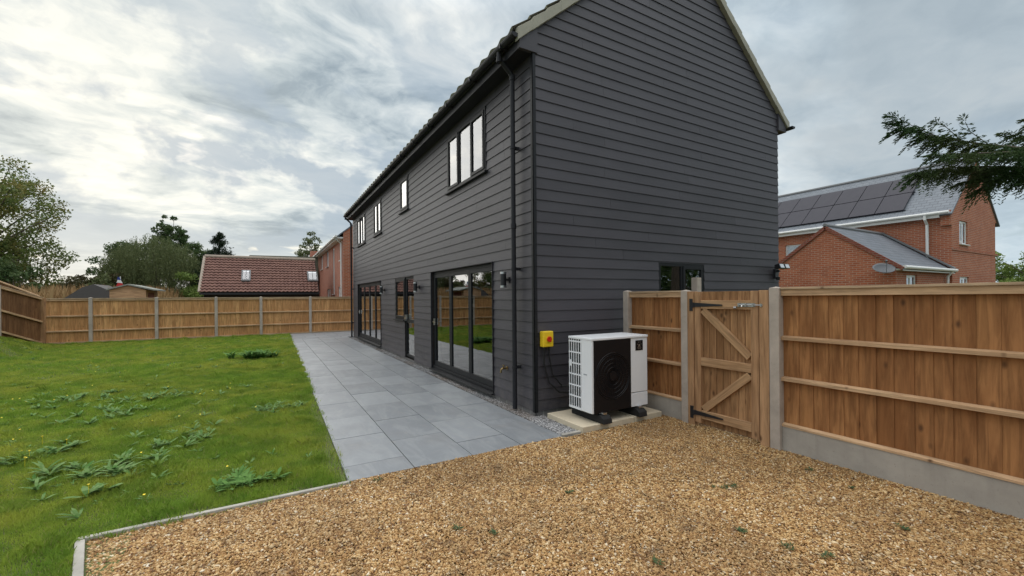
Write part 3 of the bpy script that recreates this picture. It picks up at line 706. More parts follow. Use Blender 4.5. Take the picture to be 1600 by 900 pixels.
# soffit, fascia, box ends
b = MB(); b.box(2.885, WX-.005, GY+.02, FY+.08, 4.872, 4.89); b.box(EX+.005, 9.24, GY+.02, FY+.08, 4.95, 4.97); b.build('soffit', M['upvc'], house)
b = MB(); b.box(2.865, 2.884, GY+.0, FY+.08, 4.86, 5.03); b.box(9.241, 9.26, GY, FY+.08, 4.94, 5.10); b.build('fascia', M['upvc'], house)
b = MB(); b.prism([(2.865, 4.86), (3.15, 4.86), (3.15, 5.25), (2.865, 5.01)], 1, GY-.055, GY-.001); b.build('eaves_box', M['clad'], house, bevel=.003); b = MB(); b.prism([(EX-.01, 4.94), (9.26, 4.94), (9.26, 5.06), (EX-.01, 5.28)], 1, GY-.055, GY-.001); b.build('eaves_box', M['clad'], house, bevel=.003)
def gutter(x, z, y0, y1, par=house, m='upvc', r=.056):
    b = MB(); seg = 10; vs = []; n = seg+1
    for y in (y0, y1):
        for rr in (r, r-.006):
            for k in range(n):
                t = math.pi+math.pi*k/seg; vs.append((x+rr*math.cos(t), y, z+rr*math.sin(t)))
    fs = []
    for k in range(seg):
        fs += [(k, k+1, 2*n+k+1, 2*n+k), (n+k, 3*n+k, 3*n+k+1, n+k+1), (k, n+k, n+k+1, k+1), (2*n+k, 2*n+k+1, 3*n+k+1, 3*n+k)]
    fs += [(0, 2*n, 3*n, n), (n-1, 2*n-1, 4*n-1, 3*n-1)]
    # stop ends
    b.raw(vs, fs)
    for y in (y0, y1): b.prism([(x+r*math.cos(math.pi+math.pi*k/seg), z+r*math.sin(math.pi+math.pi*k/seg)) for k in range(n)], 1, y-.004, y+.004)
    g = b.build('gutter', M[m], par)
    return g
g1 = gutter(2.795, 5.025, GY-.07, FY+.1)
for i in range(14): y = GY+.25+i*1.0; br_ = MB(); br_.box(2.735, 2.866, y-.012, y+.012, 4.962, 5.03); br_.build('bracket', M['upvc'], g1)
gutter(9.33, 5.045, GY-.16, FY+.1)
def downpipe(y, z1=.04, par=house, x=3.0, gx=2.795, m='upvc', r=.034):
    b = MB(); b.tube([(gx, y, 4.99), (gx, y, 4.90), (gx+.04, y, 4.86), (x-.03, y, 4.74), (x, y, 4.68), (x, y, z1)], r, 12)
    for z in (4.68, 4.88, 2.6): b.tube([(x if z < 4.7 else gx+.0, y, z-.035), (x if z < 4.7 else gx, y, z+.035)], r*1.22, 12)
    for z in (3.7, 2.0, .62): b.box(x-.0, WX-.01, y-.02, y+.02, z-.02, z+.02); b.tube([(x, y, z-.02), (x, y, z+.02)], r*1.18, 12)
    b.build('downpipe', M[m], par, smooth=False)
downpipe(5.15); downpipe(18.45)

# ---------------------------------------------------------------- wall fittings
def wall_light(y, label):
    t = thing('wall_light', label, 'wall light', (WX-.03, y, 1.86), 'up and down wall lights along the patio wall')
    b = MB(); b.box(WX-.045, WX-.02, y-.035, y+.035, 1.82, 1.90); b.box(WX-.075, WX-.04, y-.015, y+.015, 1.845, 1.875); b.build('bracket', M['black'], t)
    b = MB(); b.tube([(WX-.115, y, 1.775), (WX-.115, y, 1.945)], .045, 20); b.build('lamp_body', M['black'], t)
    for z0, z1 in ((1.945, 1.975), (1.745, 1.775)):
        b = MB(); b.tube([(WX-.115, y, z0), (WX-.115, y, z1)], .047, 20); b.build('lamp_ring', M['silver'], t)
wall_light(5.45, 'black cylinder wall light next to the near downpipe, above the brass tap')
wall_light(9.72, 'black cylinder wall light between the near bifold doors and the narrow side door')
wall_light(13.15, 'black cylinder wall light beside the far bifold doors')
t = thing('outdoor_tap', 'small brass outdoor tap low on the cladding beside the downpipe', 'tap', (WX-.02, 5.52, .55))
b = MB(); b.tube([(WX-.02, 5.52, .55), (WX-.10, 5.52, .55), (WX-.125, 5.52, .535), (WX-.13, 5.52, .49)], [.013, .013, .013, .016], 10); b.tube([(WX-.03, 5.52, .55), (WX-.022, 5.52, .55)], .028, 12); b.build('spout', M['brass'], t)
b = MB(); b.tube([(WX-.085, 5.52, .55), (WX-.085, 5.52, .59)], .008, 8); b.beam((WX-.085, 5.485, .595), (WX-.085, 5.555, .595), .014, .01); b.build('handle', M['brass'], t)
gf = GY-.035
t = thing('isolator_switch', 'yellow isolator switch with red rotary knob on the dark gable wall', 'switch', (3.24, gf, 1.04))
b = MB(); b.box(3.155, 3.325, gf-.085, gf-.0, .935, 1.145); b.build('housing', M['yellow'], t, bevel=.012)
b = MB(); b.tube([(3.25, gf-.086, 1.04), (3.25, gf-.105, 1.04)], .036, 18); b.beam((3.25, gf-.115, 1.005), (3.25, gf-.115, 1.075), .02, .022, (0, 1, 0)); b.build('knob', M['red'], t, bevel=.002)
for x in (3.20, 3.28): b = MB(); b.tube([(x, gf-.04, .935), (x, gf-.04, .915)], .016, 8); b.build('gland', M['black'], t)
b = MB()
b.tube([(3.20, gf-.04, .915), (3.205, gf-.03, .7), (3.28, gf-.03, .45), (3.45, gf-.03, .30), (3.6, gf-.06, .28), (3.7, 4.4, .3)], .011, 8)
b.tube([(3.28, gf-.04, .915), (3.29, gf-.03, .8), (3.34, gf-.03, .55), (3.5, gf-.03, .38), (3.75, 4.4, .4)], .011, 8)
o = b.build('power_cable', M['cable'], origin=(3.24, gf, .6)); tag(o, 'black cables looping down the wall from the yellow switch to the heat pump', 'cable')
t = thing('security_light', 'black twin head security light at the right edge of the gable wall', 'security light', (8.82, gf, 2.1))
b = MB(); b.box(8.76, 8.86, gf-.05, gf, 1.93, 2.12); b.box(8.79, 8.83, gf-.10, gf-.05, 2.06, 2.10); b.build('bracket', M['black'], t)
for x, dx in ((8.74, -.03), (8.93, .04)):
    b = MB(); b.hexa([(x-.08, gf-.2, 2.13), (x+.08, gf-.2, 2.13), (x+.08, gf-.17, 2.22), (x-.08, gf-.17, 2.22)], [(x-.07, gf-.08, 2.12), (x+.07, gf-.08, 2.12), (x+.07, gf-.08, 2.2), (x-.07, gf-.08, 2.2)]); h = b.build('lamp_head', M['black'], t)
    b = MB(); b.hexa([(x-.065, gf-.203, 2.14), (x+.065, gf-.203, 2.14), (x+.065, gf-.175, 2.21), (x-.065, gf-.175, 2.21)], [(x-.065, gf-.199, 2.14), (x+.065, gf-.199, 2.14), (x+.065, gf-.171, 2.21), (x-.065, gf-.171, 2.21)]); b.build('lens', M['silver'], h)
b = MB(); b.tube([(8.81, gf-.07, 1.90), (8.81, gf-.07, 1.96)], [.03, .04], 12); b.build('sensor', M['black'], t)

# ---------------------------------------------------------------- heat pump
b = MB(); b.box(3.19, 4.02, 3.90, 4.63, -.05, .07); b.box(4.03, 4.53, 3.90, 4.63, -.05, .072)
o = b.build('paving_base', M['slab'], origin=(3.2, 3.9, 0), bevel=.006); tag(o, 'pale buff concrete slab base under the heat pump', 'slab')
hp = thing('heat_pump', 'white and black air source heat pump standing on a pale slab', 'heat pump', (3.83, 4.15, .07))
x0, x1, y0, y1, z0, z1 = 3.36, 4.30, 3.93, 4.38, .19, 1.10; xm = 4.0
b = MB(); b.box(x0+.009, x1-.001, y1-.24+.001, y1, z0+.03, z1-.03)            # inner core behind the grille
b.box(x0+.03, xm, y0+.06, y1-.24, z0+.02, z1-.03); b.build('core', M['darkslot'], hp)
b = MB()  # white casing: right side, top, left front strip, right front
b.box(x0-.004, x1+.004, y0-.012, y1+.004, z1-.03, z1)                    # lid
b.box(xm+.0, x1, y0, y1-.02, z0+.18, z1-.032); b.box(x0, x0+.03, y0, y0+.20, z0, z1-.031)
casing = b.build('casing', M['white'], hp, bevel=.006)
b = MB(); b.box(xm, x1, y0-.0, y1-.02, z0, z0+.172); b.build('service_panel', M['white'], hp, bevel=.004)
b = MB()   # left grille: vertical ribs and horizontal bars
gy0, gy1 = y0+.20, y1
for i in range(6): y = gy0+.004+(gy1-gy0-.022)*i/5; b.box(x0-.0, x0+.006, y, y+.011, z0, z1-.031)
for i in range(7): z = z0+.02+(z1-.06-z0-.02)*i/6; b.box(x0+.001, x0+.0055, gy0, gy1, z-.009 if i else z0, z+.009)
b.box(x0+.0015, x0+.005, gy1-.06, gy1-.003, z0+.53, z0+.61)
b.build('side_grille', M['white'], hp)
b = MB(); b.box(x0-.0015, x0+.001, y0+.09, y0+.155, z0+.452, z0+.466); b.build('side_lettering', M['greytext'], hp)
b = MB(); b.box(x0+.028, xm-.002, y0-.008, y0+.05, z0+.0, z1-.033); b.build('front_panel', M['pumpblack'], hp, bevel=.004)
cx, cz = 3.69, .62
b = MB()
for r in (.285, .262): b.tube([(cx+r*math.cos(t), y0-.010, cz+r*math.sin(t)) for t in np.linspace(0, 2*math.pi, 49)], .005, 6, False)
for i in range(44):
    t = 2*math.pi*i/44; b.beam((cx+.06*math.cos(t), y0-.011, cz+.06*math.sin(t)), (cx+.26*math.cos(t+.35), y0-.011, cz+.26*math.sin(t+.35)), .003, .003, (0, 1, 0))
for r in (.11, .16, .21): b.tube([(cx+r*math.cos(t), y0-.012, cz+r*math.sin(t)) for t in np.linspace(0, 2*math.pi, 41)], .002, 4, False)
b.build('fan_guard', M['pumpblack'], hp)
b = MB(); b.tube([(cx, y0-.016, cz), (cx, y0-.006, cz)], .06, 20); b.build('fan_hub', M['pumpblack'], hp)
b = MB(); b.box(4.085, 4.215, y0-.004, y0+.001, .905, 1.035); bd = b.build('badge', M['pumpblack'], hp)
b = MB(); b.tube([(4.150, y0-.0065, .972), (4.150, y0-.004, .972)], .013, 14)
for i, w_ in enumerate((.05, .07, .045)): b.box(4.15-w_/2, 4.15+w_/2, y0-.0055, y0-.004, .925+.012*i-.001, .925+.012*i+.003)
for i in range(6):
    t = 2*math.pi*i/6; b.box(4.15+.03*math.cos(t)-.004, 4.15+.03*math.cos(t)+.004, y0-.0055, y0-.004, .985+.03*math.sin(t)-.004, .985+.03*math.sin(t)+.004)
b.build('emblem', M['silver'], bd)
for x in (3.53, 4.13):
    b = MB(); b.prism([(3.84, .07), (4.46, .07), (4.46, .12), (4.42, .165), (3.90, .165), (3.85, .13)], 0, x-.07, x+.07); b.build('foot', M['rubber'], hp, bevel=.008)
    b = MB(); b.box(x-.02, x+.02, 3.91, 4.36, .165, .19); b.box(x-.025, x+.035, 3.895, 3.93, .17, .192); b.build('mounting_bracket', M['silver'], hp)

# ---------------------------------------------------------------- near fence and gate (plane x = 4.6)
FX = 4.60
def post(par, x, y, z1, s=.10, m='post', z0=-.1, peak=.015):
    b = MB(); h = s/2; b.box(x-h, x+h, y-h, y+h, z0, z1-peak)
    v = [(x-h, y-h, z1-peak), (x+h, y-h, z1-peak), (x+h, y+h, z1-peak), (x-h, y+h, z1-peak), (x, y, z1)]
    b.raw(v, [(0, 1, 4), (1, 2, 4), (2, 3, 4), (3, 0, 4)])
    return b.build('post', M[m], par, bevel=.006)
def feather(b, x, y0, y1, z0, z1, bw=.10, lapse=.012, ztop=None):
    """feather-edge boards in a plane x, running along y; boards' back faces us (rail side at -x)"""
    y = y0
    while y < y1-.01:
        w = bw*random.uniform(.9, 1.12); ye = min(y+w, y1); t = random.uniform(.000, .006)
        za, zb = (z1, z1) if ztop is None else (ztop(y), ztop(ye))
        b.raw([(x-t, y, z0), (x+.004, ye+.012, z0), (x+.016, ye+.012, z0), (x+.010-t, y, z0), (x-t, y, za), (x+.004, ye+.012, zb), (x+.016, ye+.012, zb), (x+.010-t, y, za)],
              [(0,3,2,1),(4,5,6,7),(0,1,5,4),(1,2,6,5),(2,3,7,6),(3,0,4,7)])
        y = ye
def bay_x(par, x, y0, y1, top=1.67, gb=.25, rails=(1.16, .74), bm='board', bw=.10, rm='railw'):
    b = MB(); feather(b, x+.03, y0, y1-.012, gb+.015, top-.02, bw); b.build('board_panel', M[bm], par)
    for z in rails:
        b = MB(); b.prism([(x-.02, z-.020), (x+.028, z-.024), (x+.028, z+.024), (x-.02, z+.012)], 1, y0, y1); b.build('rail', M[rm], par, bevel=.002)
    b = MB(); b.box(x-.012, x+.029, y0, y1, top-.075, top-.012); b.build('rail', M[rm], par, bevel=.002)
    b = MB(); b.box(x-.026, x+.06, y0, y1, top-.011, top+.010); b.build('cap', M['cap'], par, bevel=.002)
    b = MB(); b.prism([(x-.012, gb+.001), (x+.028, gb+.001), (x+.028, gb+.035), (x-.012, gb+.02)], 1, y0, y1); b.build('rail', M[rm], par)
    b = MB(); b.box(x-.005, x+.045, y0, y1, -.1, gb); b.build('gravel_board', M['gboard'], par, bevel=.003)
f1 = thing('timber_fence', 'long brown closeboard fence panel right of the garden gate', 'fence', (FX, 2.46, 0))
post(f1, FX, 2.46, 1.69); bay_x(f1, FX, -.6, 2.41, bw=.125)
post(f1, FX, -.65, 1.69); bay_x(f1, FX, -3.6, -.70, bw=.125); post(f1, FX, -3.65, 1.69)
f2 = thing('timber_fence', 'short closeboard fence panel between the gate and the black house, behind the heat pump', 'fence', (FX, 3.55, 0))
post(f2, FX, 3.56, 1.68, .095); bay_x(f2, FX, 3.61, 4.52, bw=.10, top=1.66, rails=(1.16, .72)); post(f2, FX, 4.57, 1.69, .095)
# fence stub behind the gate post (neighbour side)
t = thing('fence_post', 'concrete post top rising behind the left gate post, in front of the gable window', 'post', (5.35, 4.1, 0))
b = MB(); p = at_d(1088, 434, 6.3); b.box(p.x-.05, p.x+.05, p.y-.05, p.y+.05, -.1, p.z); b.build('shaft', M['post'], t, bevel=.006)
gate = thing('garden_gate', 'closed wooden ledged and braced garden gate with black strap hinges', 'gate', (FX, 3.0, 0))
b = MB(); b.box(FX-.045, FX+.045, 3.425, 3.51, -.05, 1.655); b.box(FX-.045, FX+.045, 2.515, 2.615, -.05, 1.655); b.build('gate_post', M['gatef'], gate, bevel=.003)
b = MB(); y = 2.63
while y < 3.40:
    w = .088; b.box(FX+.012+random.uniform(0, .002), FX+.028, y, min(y+w-.006, 3.415), .03, 1.65); y += w
b.build('board_panel', M['gateb'], gate, bevel=.002)
b = MB(); b.box(FX-.032, FX+.0115, 3.335, 3.418, .05, 1.65); b.build('stile', M['gatef'], gate, bevel=.003)
b = MB(); b.box(FX-.032, FX+.0115, 2.628, 2.715, .04, 1.65); b.build('stile', M['gatef'], gate, bevel=.003)
for z in (1.495, .80, .155):
    b = MB(); b.box(FX-.030, FX+.0115, 2.716, 3.334, z-.05, z+.05); b.build('ledge', M['gater'], gate, bevel=.003)
for (pa, pb, bm_) in (((3.31, 1.43), (2.735, .92), 'bracea'), ((3.31, .22), (2.735, .72), 'braceb')):
    b = MB(); b.beam((FX-.008, pa[0], pa[1]), (FX-.008, pb[0], pb[1]), .037, .085, (0, 0, 1)); b.build('brace', M[bm_], gate, bevel=.002)
for z in (1.49, .165):
    b = MB(); b.box(FX-.052, FX-.045, 3.43, 3.475, z-.075, z+.075); b.prism([(3.435, z-.028), (3.05, z-.008), (3.04, z), (3.05, z+.008), (3.435, z+.028)], 0, FX-.042, FX-.033)
    b.tube([(FX-.045, 3.425, z-.03), (FX-.045, 3.425, z+.03)], .009, 8); b.build('strap_hinge', M['black'], gate)
b = MB(); b.box(FX-.036, FX-.031, 2.66, 2.86, 1.475, 1.515); b.tube([(FX-.046, 2.575, 1.495), (FX-.046, 2.84, 1.495)], .007, 8)
for y in (2.68, 2.76, 2.84, 2.59): b.box(FX-.056, FX-.033 if y > 2.65 else FX-.046, y-.008, y+.008, 1.478, 1.512)
b.tube([(FX-.046, 2.80, 1.495), (FX-.065, 2.80, 1.475)], .006, 6); b.tube([(FX-.052, 2.86, 1.465), (FX-.052, 2.89, 1.465)], .016, 8)
b.build('bolt', M['steel'], gate)

# ---------------------------------------------------------------- far fence
YF = 22.2
far = thing('timber_fence', 'long brown closeboard fence with concrete posts across the end of the lawn', 'fence', (0, YF, 0))
pxs = [60, 142, 245, 338, 408, 485]
xs = [at_y(p, 500, YF).x for p in pxs]+[3.75, 5.7, 7.65]
def bay_y(par, xa, xb, y, top=1.70, bot=.02, rails=(1.04, .47)):
    b = MB(); x = xa
    while x < xb-.01:
        w = .105*random.uniform(.92, 1.1); xe = min(x+w, xb); t = random.uniform(0, .005)
        b.hexa([(x, y+.03-t, bot), (xe, y+.034, bot), (xe, y+.045, bot), (x, y+.04-t, bot)], [(x, y+.03-t, top-.02), (xe, y+.034, top-.02), (xe, y+.045, top-.02), (x, y+.04-t, top-.02)]); x = xe
    b.build('board_panel', M['farboard'], par)
    for z in rails:
        b = MB(); b.prism([(y-.02, z-.026), (y+.026, z-.03), (y+.026, z+.03), (y-.02, z+.016)], 0, xa, xb); b.build('rail', M['railw'], par)
    b = MB(); b.box(xa, xb, y-.03, y+.07, top-.018, top+.012); b.build('cap', M['cap'], par)
    b = MB(); b.box(xa, xb, y-.012, y+.028, top-.09, top-.02); b.build('rail', M['railw'], par)
    b = MB(); b.box(xa, xb, y-.02, y+.028, bot, bot+.05); b.build('rail', M['railw'], par)
    b = MB(); b.box(xa, xb, y-.022, y+.05, -.2, bot-.001); b.build('gravel_board', M['gboard'], par)
for i, x in enumerate(xs):
    post(far, x, YF, 1.74, .11, z0=-.2)
    if i < len(xs)-1: bay_y(far, x+.055, xs[i+1]-.055, YF)
# rising fence on the left
lf = thing('timber_fence', 'brown closeboard fence climbing the bank at the left edge of the lawn', 'fence', (-7.05, 22, 0))
pts = [(-7.10, 21.98, .02, 1.70), (-7.52, 20.1, .62, 2.10), (-8.3, 17.6, .85, 2.42), (-9.2, 15.0, .85, 2.45), (-9.8, 12.2, .85, 2.45)]
b = MB(); x_, y_ = pts[0][0], pts[0][1]; b.box(x_-.06, x_+.06, y_-.08, y_+.04, -.2, 1.72); b.build('post', M['gatef'], lf, bevel=.005)
for a, c in zip(pts, pts[1:]):
    A = Vector((a[0], a[1], 0)); B = Vector((c[0], c[1], 0)); d = B-A; ln = d.length; d.normalize(); nrm = Vector((-d.y, d.x, 0))
    if nrm.x > 0: nrm = -nrm       # towards the outside
    b = MB(); n = int(ln/.11)
    def Q(s, o, z): q = A+d*(s*ln)+nrm*o; return (q.x, q.y, z)
    bz = lambda s: a[2]+(c[2]-a[2])*s; tz = lambda s: a[3]+(c[3]-a[3])*s
    for i in range(n):
        s0, s1 = i/n, (i+1)/n; t = random.uniform(0, .005)
        b.hexa([Q(s0, .03-t, bz(s0)-.1), Q(s1, .034, bz(s1)-.1), Q(s1, .046, bz(s1)-.1), Q(s0, .042-t, bz(s0)-.1)], [Q(s0, .03-t, tz(s0)), Q(s1, .034, tz(s1)), Q(s1, .046, tz(s1)), Q(s0, .042-t, tz(s0))])
    b.build('board_panel', M['oldboard'], lf)
    for fz in (.985, .49, .03):
        b = MB(); zz = lambda s: bz(s)+(tz(s)-bz(s))*fz
        b.beam(Q(0, .0, zz(0)), Q(1, .0, zz(1)), .05, .06); b.build('rail', M['railw'], lf)
    b = MB(); b.beam(Q(0, .02, tz(0)+.03), Q(1, .02, tz(1)+.03), .10, .025); b.build('cap', M['cap'], lf)
    if c is not pts[-1]: b = MB(); b.box(c[0]-.05, c[0]+.05, c[1]-.05, c[1]+.05, 0, c[3]+.04); b.build('post', M['post'], lf)
# neighbour's fence beyond
nf = thing('timber_fence', 'old brown neighbour fence top showing behind the rising left fence', 'fence', (-8.4, 24, 0))
P0, P1 = at_d(62, 464, 17.4), at_d(-160, 380, 15.6)
A = Vector((P0.x, P0.y, 0)); B = Vector((P1.x, P1.y, 0)); b = MB(); n = 50
for i in range(n):
    s0, s1 = i/n, (i+.97)/n; p, q = A.lerp(B, s0), A.lerp(B, s1); t0, t1 = P0.z+(P1.z-P0.z)*s0, P0.z+(P1.z-P0.z)*s1
    b.hexa([(p.x, p.y, -.1), (q.x, q.y, -.1), (q.x, q.y+.02, -.1), (p.x, p.y+.02, -.1)], [(p.x, p.y, t0), (q.x, q.y, t1), (q.x, q.y+.02, t1), (p.x, p.y+.02, t0)])
b.build('board_panel', M['oldboard'], nf)
b = MB(); b.beam(P0+Vector((0, 0, .02)), P1+Vector((0, 0, .02)), .08, .04); b.build('cap', M['railw'], nf)

# ---------------------------------------------------------------- neighbouring buildings
# right brick house with solar roof
HX, HY = 23.73, 5.91
bh = thing('brick_house', 'red brick house with solar panels across its grey slate roof', 'house', (HX, HY, 0))
HX1 = 29.8; HRX = (HX+HX1)/2; HS = .83; he = 4.9; hr = he+.08+HS*(HRX-HX)
hw = [(10.75, 12.2, 3.05, 4.22)]
b = MB(); grid_wall(b, hw, HY, 22.0, 0, he, lambda b, p, q, s, t: b.box(HX, HX+.25, p, q, s, t)); b.box(HX+.25, HX1-.25, 21.75, 22, 0, he)
b.build('wall', M['brick'], bh)
gw = [(24.62, 25.62, 3.65, 4.62), (24.62, 25.75, 1.1, 2.30)]
b = MB(); b.box(HX1-.25, HX1, HY+.25, 22, 0, he); b.build('wall', M['brick'], bh)
b = MB(); grid_wall(b, gw, HX+.25, HX1-.25, 0, he, lambda b, p, q, s, t: b.box(p, q, HY, HY+.25, s, t)); b.prism([(HX+.0, he), (HX1, he), (HX1, he+.02), (HRX, hr-.06), (HX, he+.02)], 1, HY, HY+.25)
b.box(HX-.14, HX-.002, HY-.0, HY+.30, 4.35, 4.95); b.box(HX+.02, HX1, HY-.03, HY-.001, 3.36, 3.44)
b.box(25.0, 25.13, HY-.004, HY+.003, 5.35, 5.6); b.box(25.5, 25.63, HY-.004, HY+.003, 5.4, 5.65)
b.build('gable_wall', M['brick'], bh)
def slope_sheet(par, name, m, pts, th=.06):
    b = MB(); n = (Vector(pts[1])-Vector(pts[0])).cross(Vector(pts[3])-Vector(pts[0])).normalized()
    if n.z < 0: n = -n
    b.hexa([Vector(p)-n*th for p in pts], pts); return b.build(name, M[m], par)
slope_sheet(bh, 'roof', 'slateroof', [(HX-.25, HY-.06, he+.1-HS*.25), (HX-.25, 22.1, he+.1-HS*.25), (HRX, 22.1, hr+.02), (HRX, HY-.06, hr+.02)])
slope_sheet(bh, 'roof', 'slateroof', [(HX1+.25, HY-.06, he+.1-HS*.25), (HX1+.25, 22.1, he+.1-HS*.25), (HRX+.001, 22.1, hr+.02), (HRX+.001, HY-.06, hr+.02)])
b = MB(); b.tube([(HRX, HY-.06, hr+.02), (HRX, 22.1, hr+.02)], .09, 8); b.build('ridge', M['lead'], bh)
b = MB(); b.box(HX-.27, HX-.24, HY+.3, 22, he-.22, he-.02); b.box(HX-.24, HX-.001, HY+.3, 22, he-.2, he-.18); b.build('fascia', M['whitepaint'], bh)
b = MB(); b.tube([(HX-.33, HY+.0, he-.04), (HX-.33, 22, he-.04)], .06, 8); b.build('gutter', M['whitepaint'], bh)
b = MB(); b.tube([(HX-.33, 6.62, he-.1), (HX-.33, 6.62, he-.25), (HX-.09, 6.62, he-.45), (HX-.09, 6.62, 2.8)], .05, 8); b.build('downpipe', M['whitepaint'], bh)
def pane_window(par, ax, plane, a0, a1, z0, z1, n, sill=True):
    return window(par, ax, plane, a0, a1, z0, z1, n, rec=.05, fwid=.07, fm='whitepaint', sill=sill, opens=(0,))
pane_window(bh, 'y', HX, 10.75, 12.2, 3.05, 4.22, 2); pane_window(bh, 'x', HY, *gw[0], 2); pane_window(bh, 'x', HY, *gw[1], 2)
b = MB(); b.box(HX+.3, HX1-.3, HY+.6, 21, .1, 4.7); b.build('inner_wall', M['darkshed'], bh)
def roof_pt(x, y, o=0): return Vector((x, y, he+.1+HS*(x-HX)))+Vector((-HS, 0, 1)).normalized()*o
for row, (xa, xb) in enumerate(((23.96, 25.02), (25.06, 26.12))):
    for i in range(8):
        ya = 7.46+1.02*i; yb = ya+.99
        b = MB(); b.hexa([roof_pt(xa, ya, .05), roof_pt(xa, yb, .05), roof_pt(xb, yb, .05), roof_pt(xb, ya, .05)], [roof_pt(xa, ya, .09), roof_pt(xa, yb, .09), roof_pt(xb, yb, .09), roof_pt(xb, ya, .09)])
        b.build('solar_panel', M['solar'], bh)
b = MB()
for xr in (24.0, 24.98, 25.10, 26.08): b.beam(roof_pt(xr, 7.4, .03), roof_pt(xr, 15.6, .03), .04, .035)
b.build('mounting_rail', M['black'], bh)
# brick garage wing in front
XW, YW = 18.59, 6.0
wg = thing('brick_outbuilding', 'low red brick wing with slate roof in front of the solar roofed house', 'outbuilding', (XW, YW, 0))
YR = 8.1; YE = 10.2; we = 2.58; wr = 4.2; WS = (wr-we)/(YR-YW)
b = MB(); b.prism([(YW, 0), (YE, 0), (YE, we), (YR, wr-.06), (YW, we)], 0, XW, XW+.25); b.build('gable_wall', M['brick'], wg)
ww = [(19.47, 20.42, 1.25, 2.28)]
b = MB(); grid_wall(b, ww, XW+.25, HX, 0, we, lambda b, p, q, s, t: b.box(p, q, YW, YW+.25, s, t)); b.build('wall', M['brick'], wg); b = MB(); b.box(XW+.25, HX, YE-.25, YE, 0, we); b.build('wall', M['brick'], wg)
b = MB(); b.box(XW+.5, HX-.3, YW+.5, YE-.4, .1, 2.4); b.build('inner_wall', M['darkshed'], wg)
slope_sheet(wg, 'roof', 'slateroofx', [(XW-.05, YW-.22, we+.06-WS*.22), (HX-.01, YW-.22, we+.06-WS*.22), (HX-.01, YR, wr+.05), (XW-.05, YR, wr+.05)])
slope_sheet(wg, 'roof', 'slateroofx', [(XW-.05, YE+.22, we+.06-WS*.22), (HX-.01, YE+.22, we+.06-WS*.22), (HX-.01, YR+.001, wr+.05), (XW-.05, YR+.001, wr+.05)])
b = MB(); b.beam((HX-.12, YW-.2, we+.02), (HX-.12, YR, wr+.12), .2, .06); b.tube([(XW-.05, YR, wr+.06), (HX, YR, wr+.06)], .08, 8); b.build('ridge', M['lead'], wg)
b = MB()
for s0 in (-1, 1):
    ye = YW-.2 if s0 < 0 else YE+.2; b.beam((XW-.03, ye, we-.12), (XW-.03, YR, wr-.02), .04, .12)
b.build('verge_brick', M['brickdark'], wg)
b = MB(); b.tube([(XW-.03, YW-.24, we-.06), (HX-.1, YW-.24, we-.06)], .06, 8); b.box(XW, HX-.1, YW-.19, YW-.17, we-.18, we-.02); b.box(XW, XW+.25, YW-.17, YW, we-.16, we-.1); b.build('gutter', M['whitepaint'], wg)
b = MB(); b.tube([(23.2, YW-.24, we-.1), (23.2, YW-.1, we-.3), (23.2, YW-.06, .1)], .045, 8); b.build('downpipe', M['whitepaint'], wg)
pane_window(wg, 'x', YW, *ww[0], 2)
t = thing('satellite_dish', 'grey satellite dish on the gable corner of the low brick wing', 'satellite dish', (XW-.2, 6.35, 2.45))
b = MB(); c0 = Vector((XW-.32, 6.22, 2.50)); ax_ = Vector((-.5, -.4, .75)).normalized(); a_ = ax_.cross(Vector((0, 0, 1))).normalized(); b2_ = ax_.cross(a_)
vs = [c0-ax_*.08]; rings = 5; sg = 20
for r in range(1, rings+1):
    for k in range(sg):
        t_ = 2*math.pi*k/sg; rr = .27*r/rings; vs.append(c0+a_*rr*math.cos(t_)*1.15+b2_*rr*math.sin(t_)+ax_*(-.08+.09*(r/rings)**2))
fs = [(0, 1+k, 1+(k+1) % sg) for k in range(sg)]
for r in range(rings-1):
    for k in range(sg): a1, a2 = 1+r*sg+k, 1+r*sg+(k+1) % sg; fs.append((a1, a1+sg, a2+sg, a2))
b.raw(vs, fs); o = b.build('dish', M['dish'], t, smooth=True); m_ = o.modifiers.new('solid', 'SOLIDIFY'); m_.thickness = .012
b = MB(); b.tube([c0+b2_*.25, c0+ax_*.28], .01, 6); b.tube([c0+ax_*.26, c0+ax_*.33], .03, 8); b.tube([c0-ax_*.08, (XW-.15, 6.3, 2.35), (XW-.0, 6.3, 2.35)], .018, 6); b.build('arm', M['dish'], t)

# brick house beyond the far fence
MX, MY = 3.54, 24.26
mh = thing('brick_house', 'narrow red brick house with white windows beyond the end of the fence', 'house', (MX, MY, 0))
mw = [(24.75, 25.5, 3.75, 4.85), (27.7, 28.5, 1.9, 4.75), (30.6, 31.6, 3.78, 4.85), (34.1, 35.1, 3.8, 4.85), (24.75, 26.3, 1.0, 2.3), (29.6, 31.5, 1.0, 2.25)]
b = MB(); grid_wall(b, mw, MY, 37.4, 0, 4.95, lambda b, p, q, s, t: b.box(MX, MX+.25, p, q, s, t)); b.build('wall', M['brickm'], mh)
b = MB(); b.prism([(MX, 0), (MX+6, 0), (MX+6, 5.0), (MX+3, 7.5), (MX, 5.0)], 1, MY-.02, MY+.24) if False else None
b.prism([(MX+.001, 0), (MX+6, 0), (MX+6, 5.2), (MX+3, 7.7), (MX+.001, 5.2)], 1, MY-.03, MY-.001); b.build('gable_wall', M['brick'], mh); b = MB(); b.prism([(MX+.25, 0), (MX+6, 0), (MX+6, 5.2), (MX+3, 7.7), (MX+.25, 5.4)], 1, 37.15, 37.4); b.build('gable_wall', M['brick'], mh)
slope_sheet(mh, 'roof', 'slateroof', [(MX-.3, MY-.06, 4.98), (MX-.3, 37.5, 4.98), (MX+3, 37.5, 7.75), (MX+3, MY-.06, 7.75)])
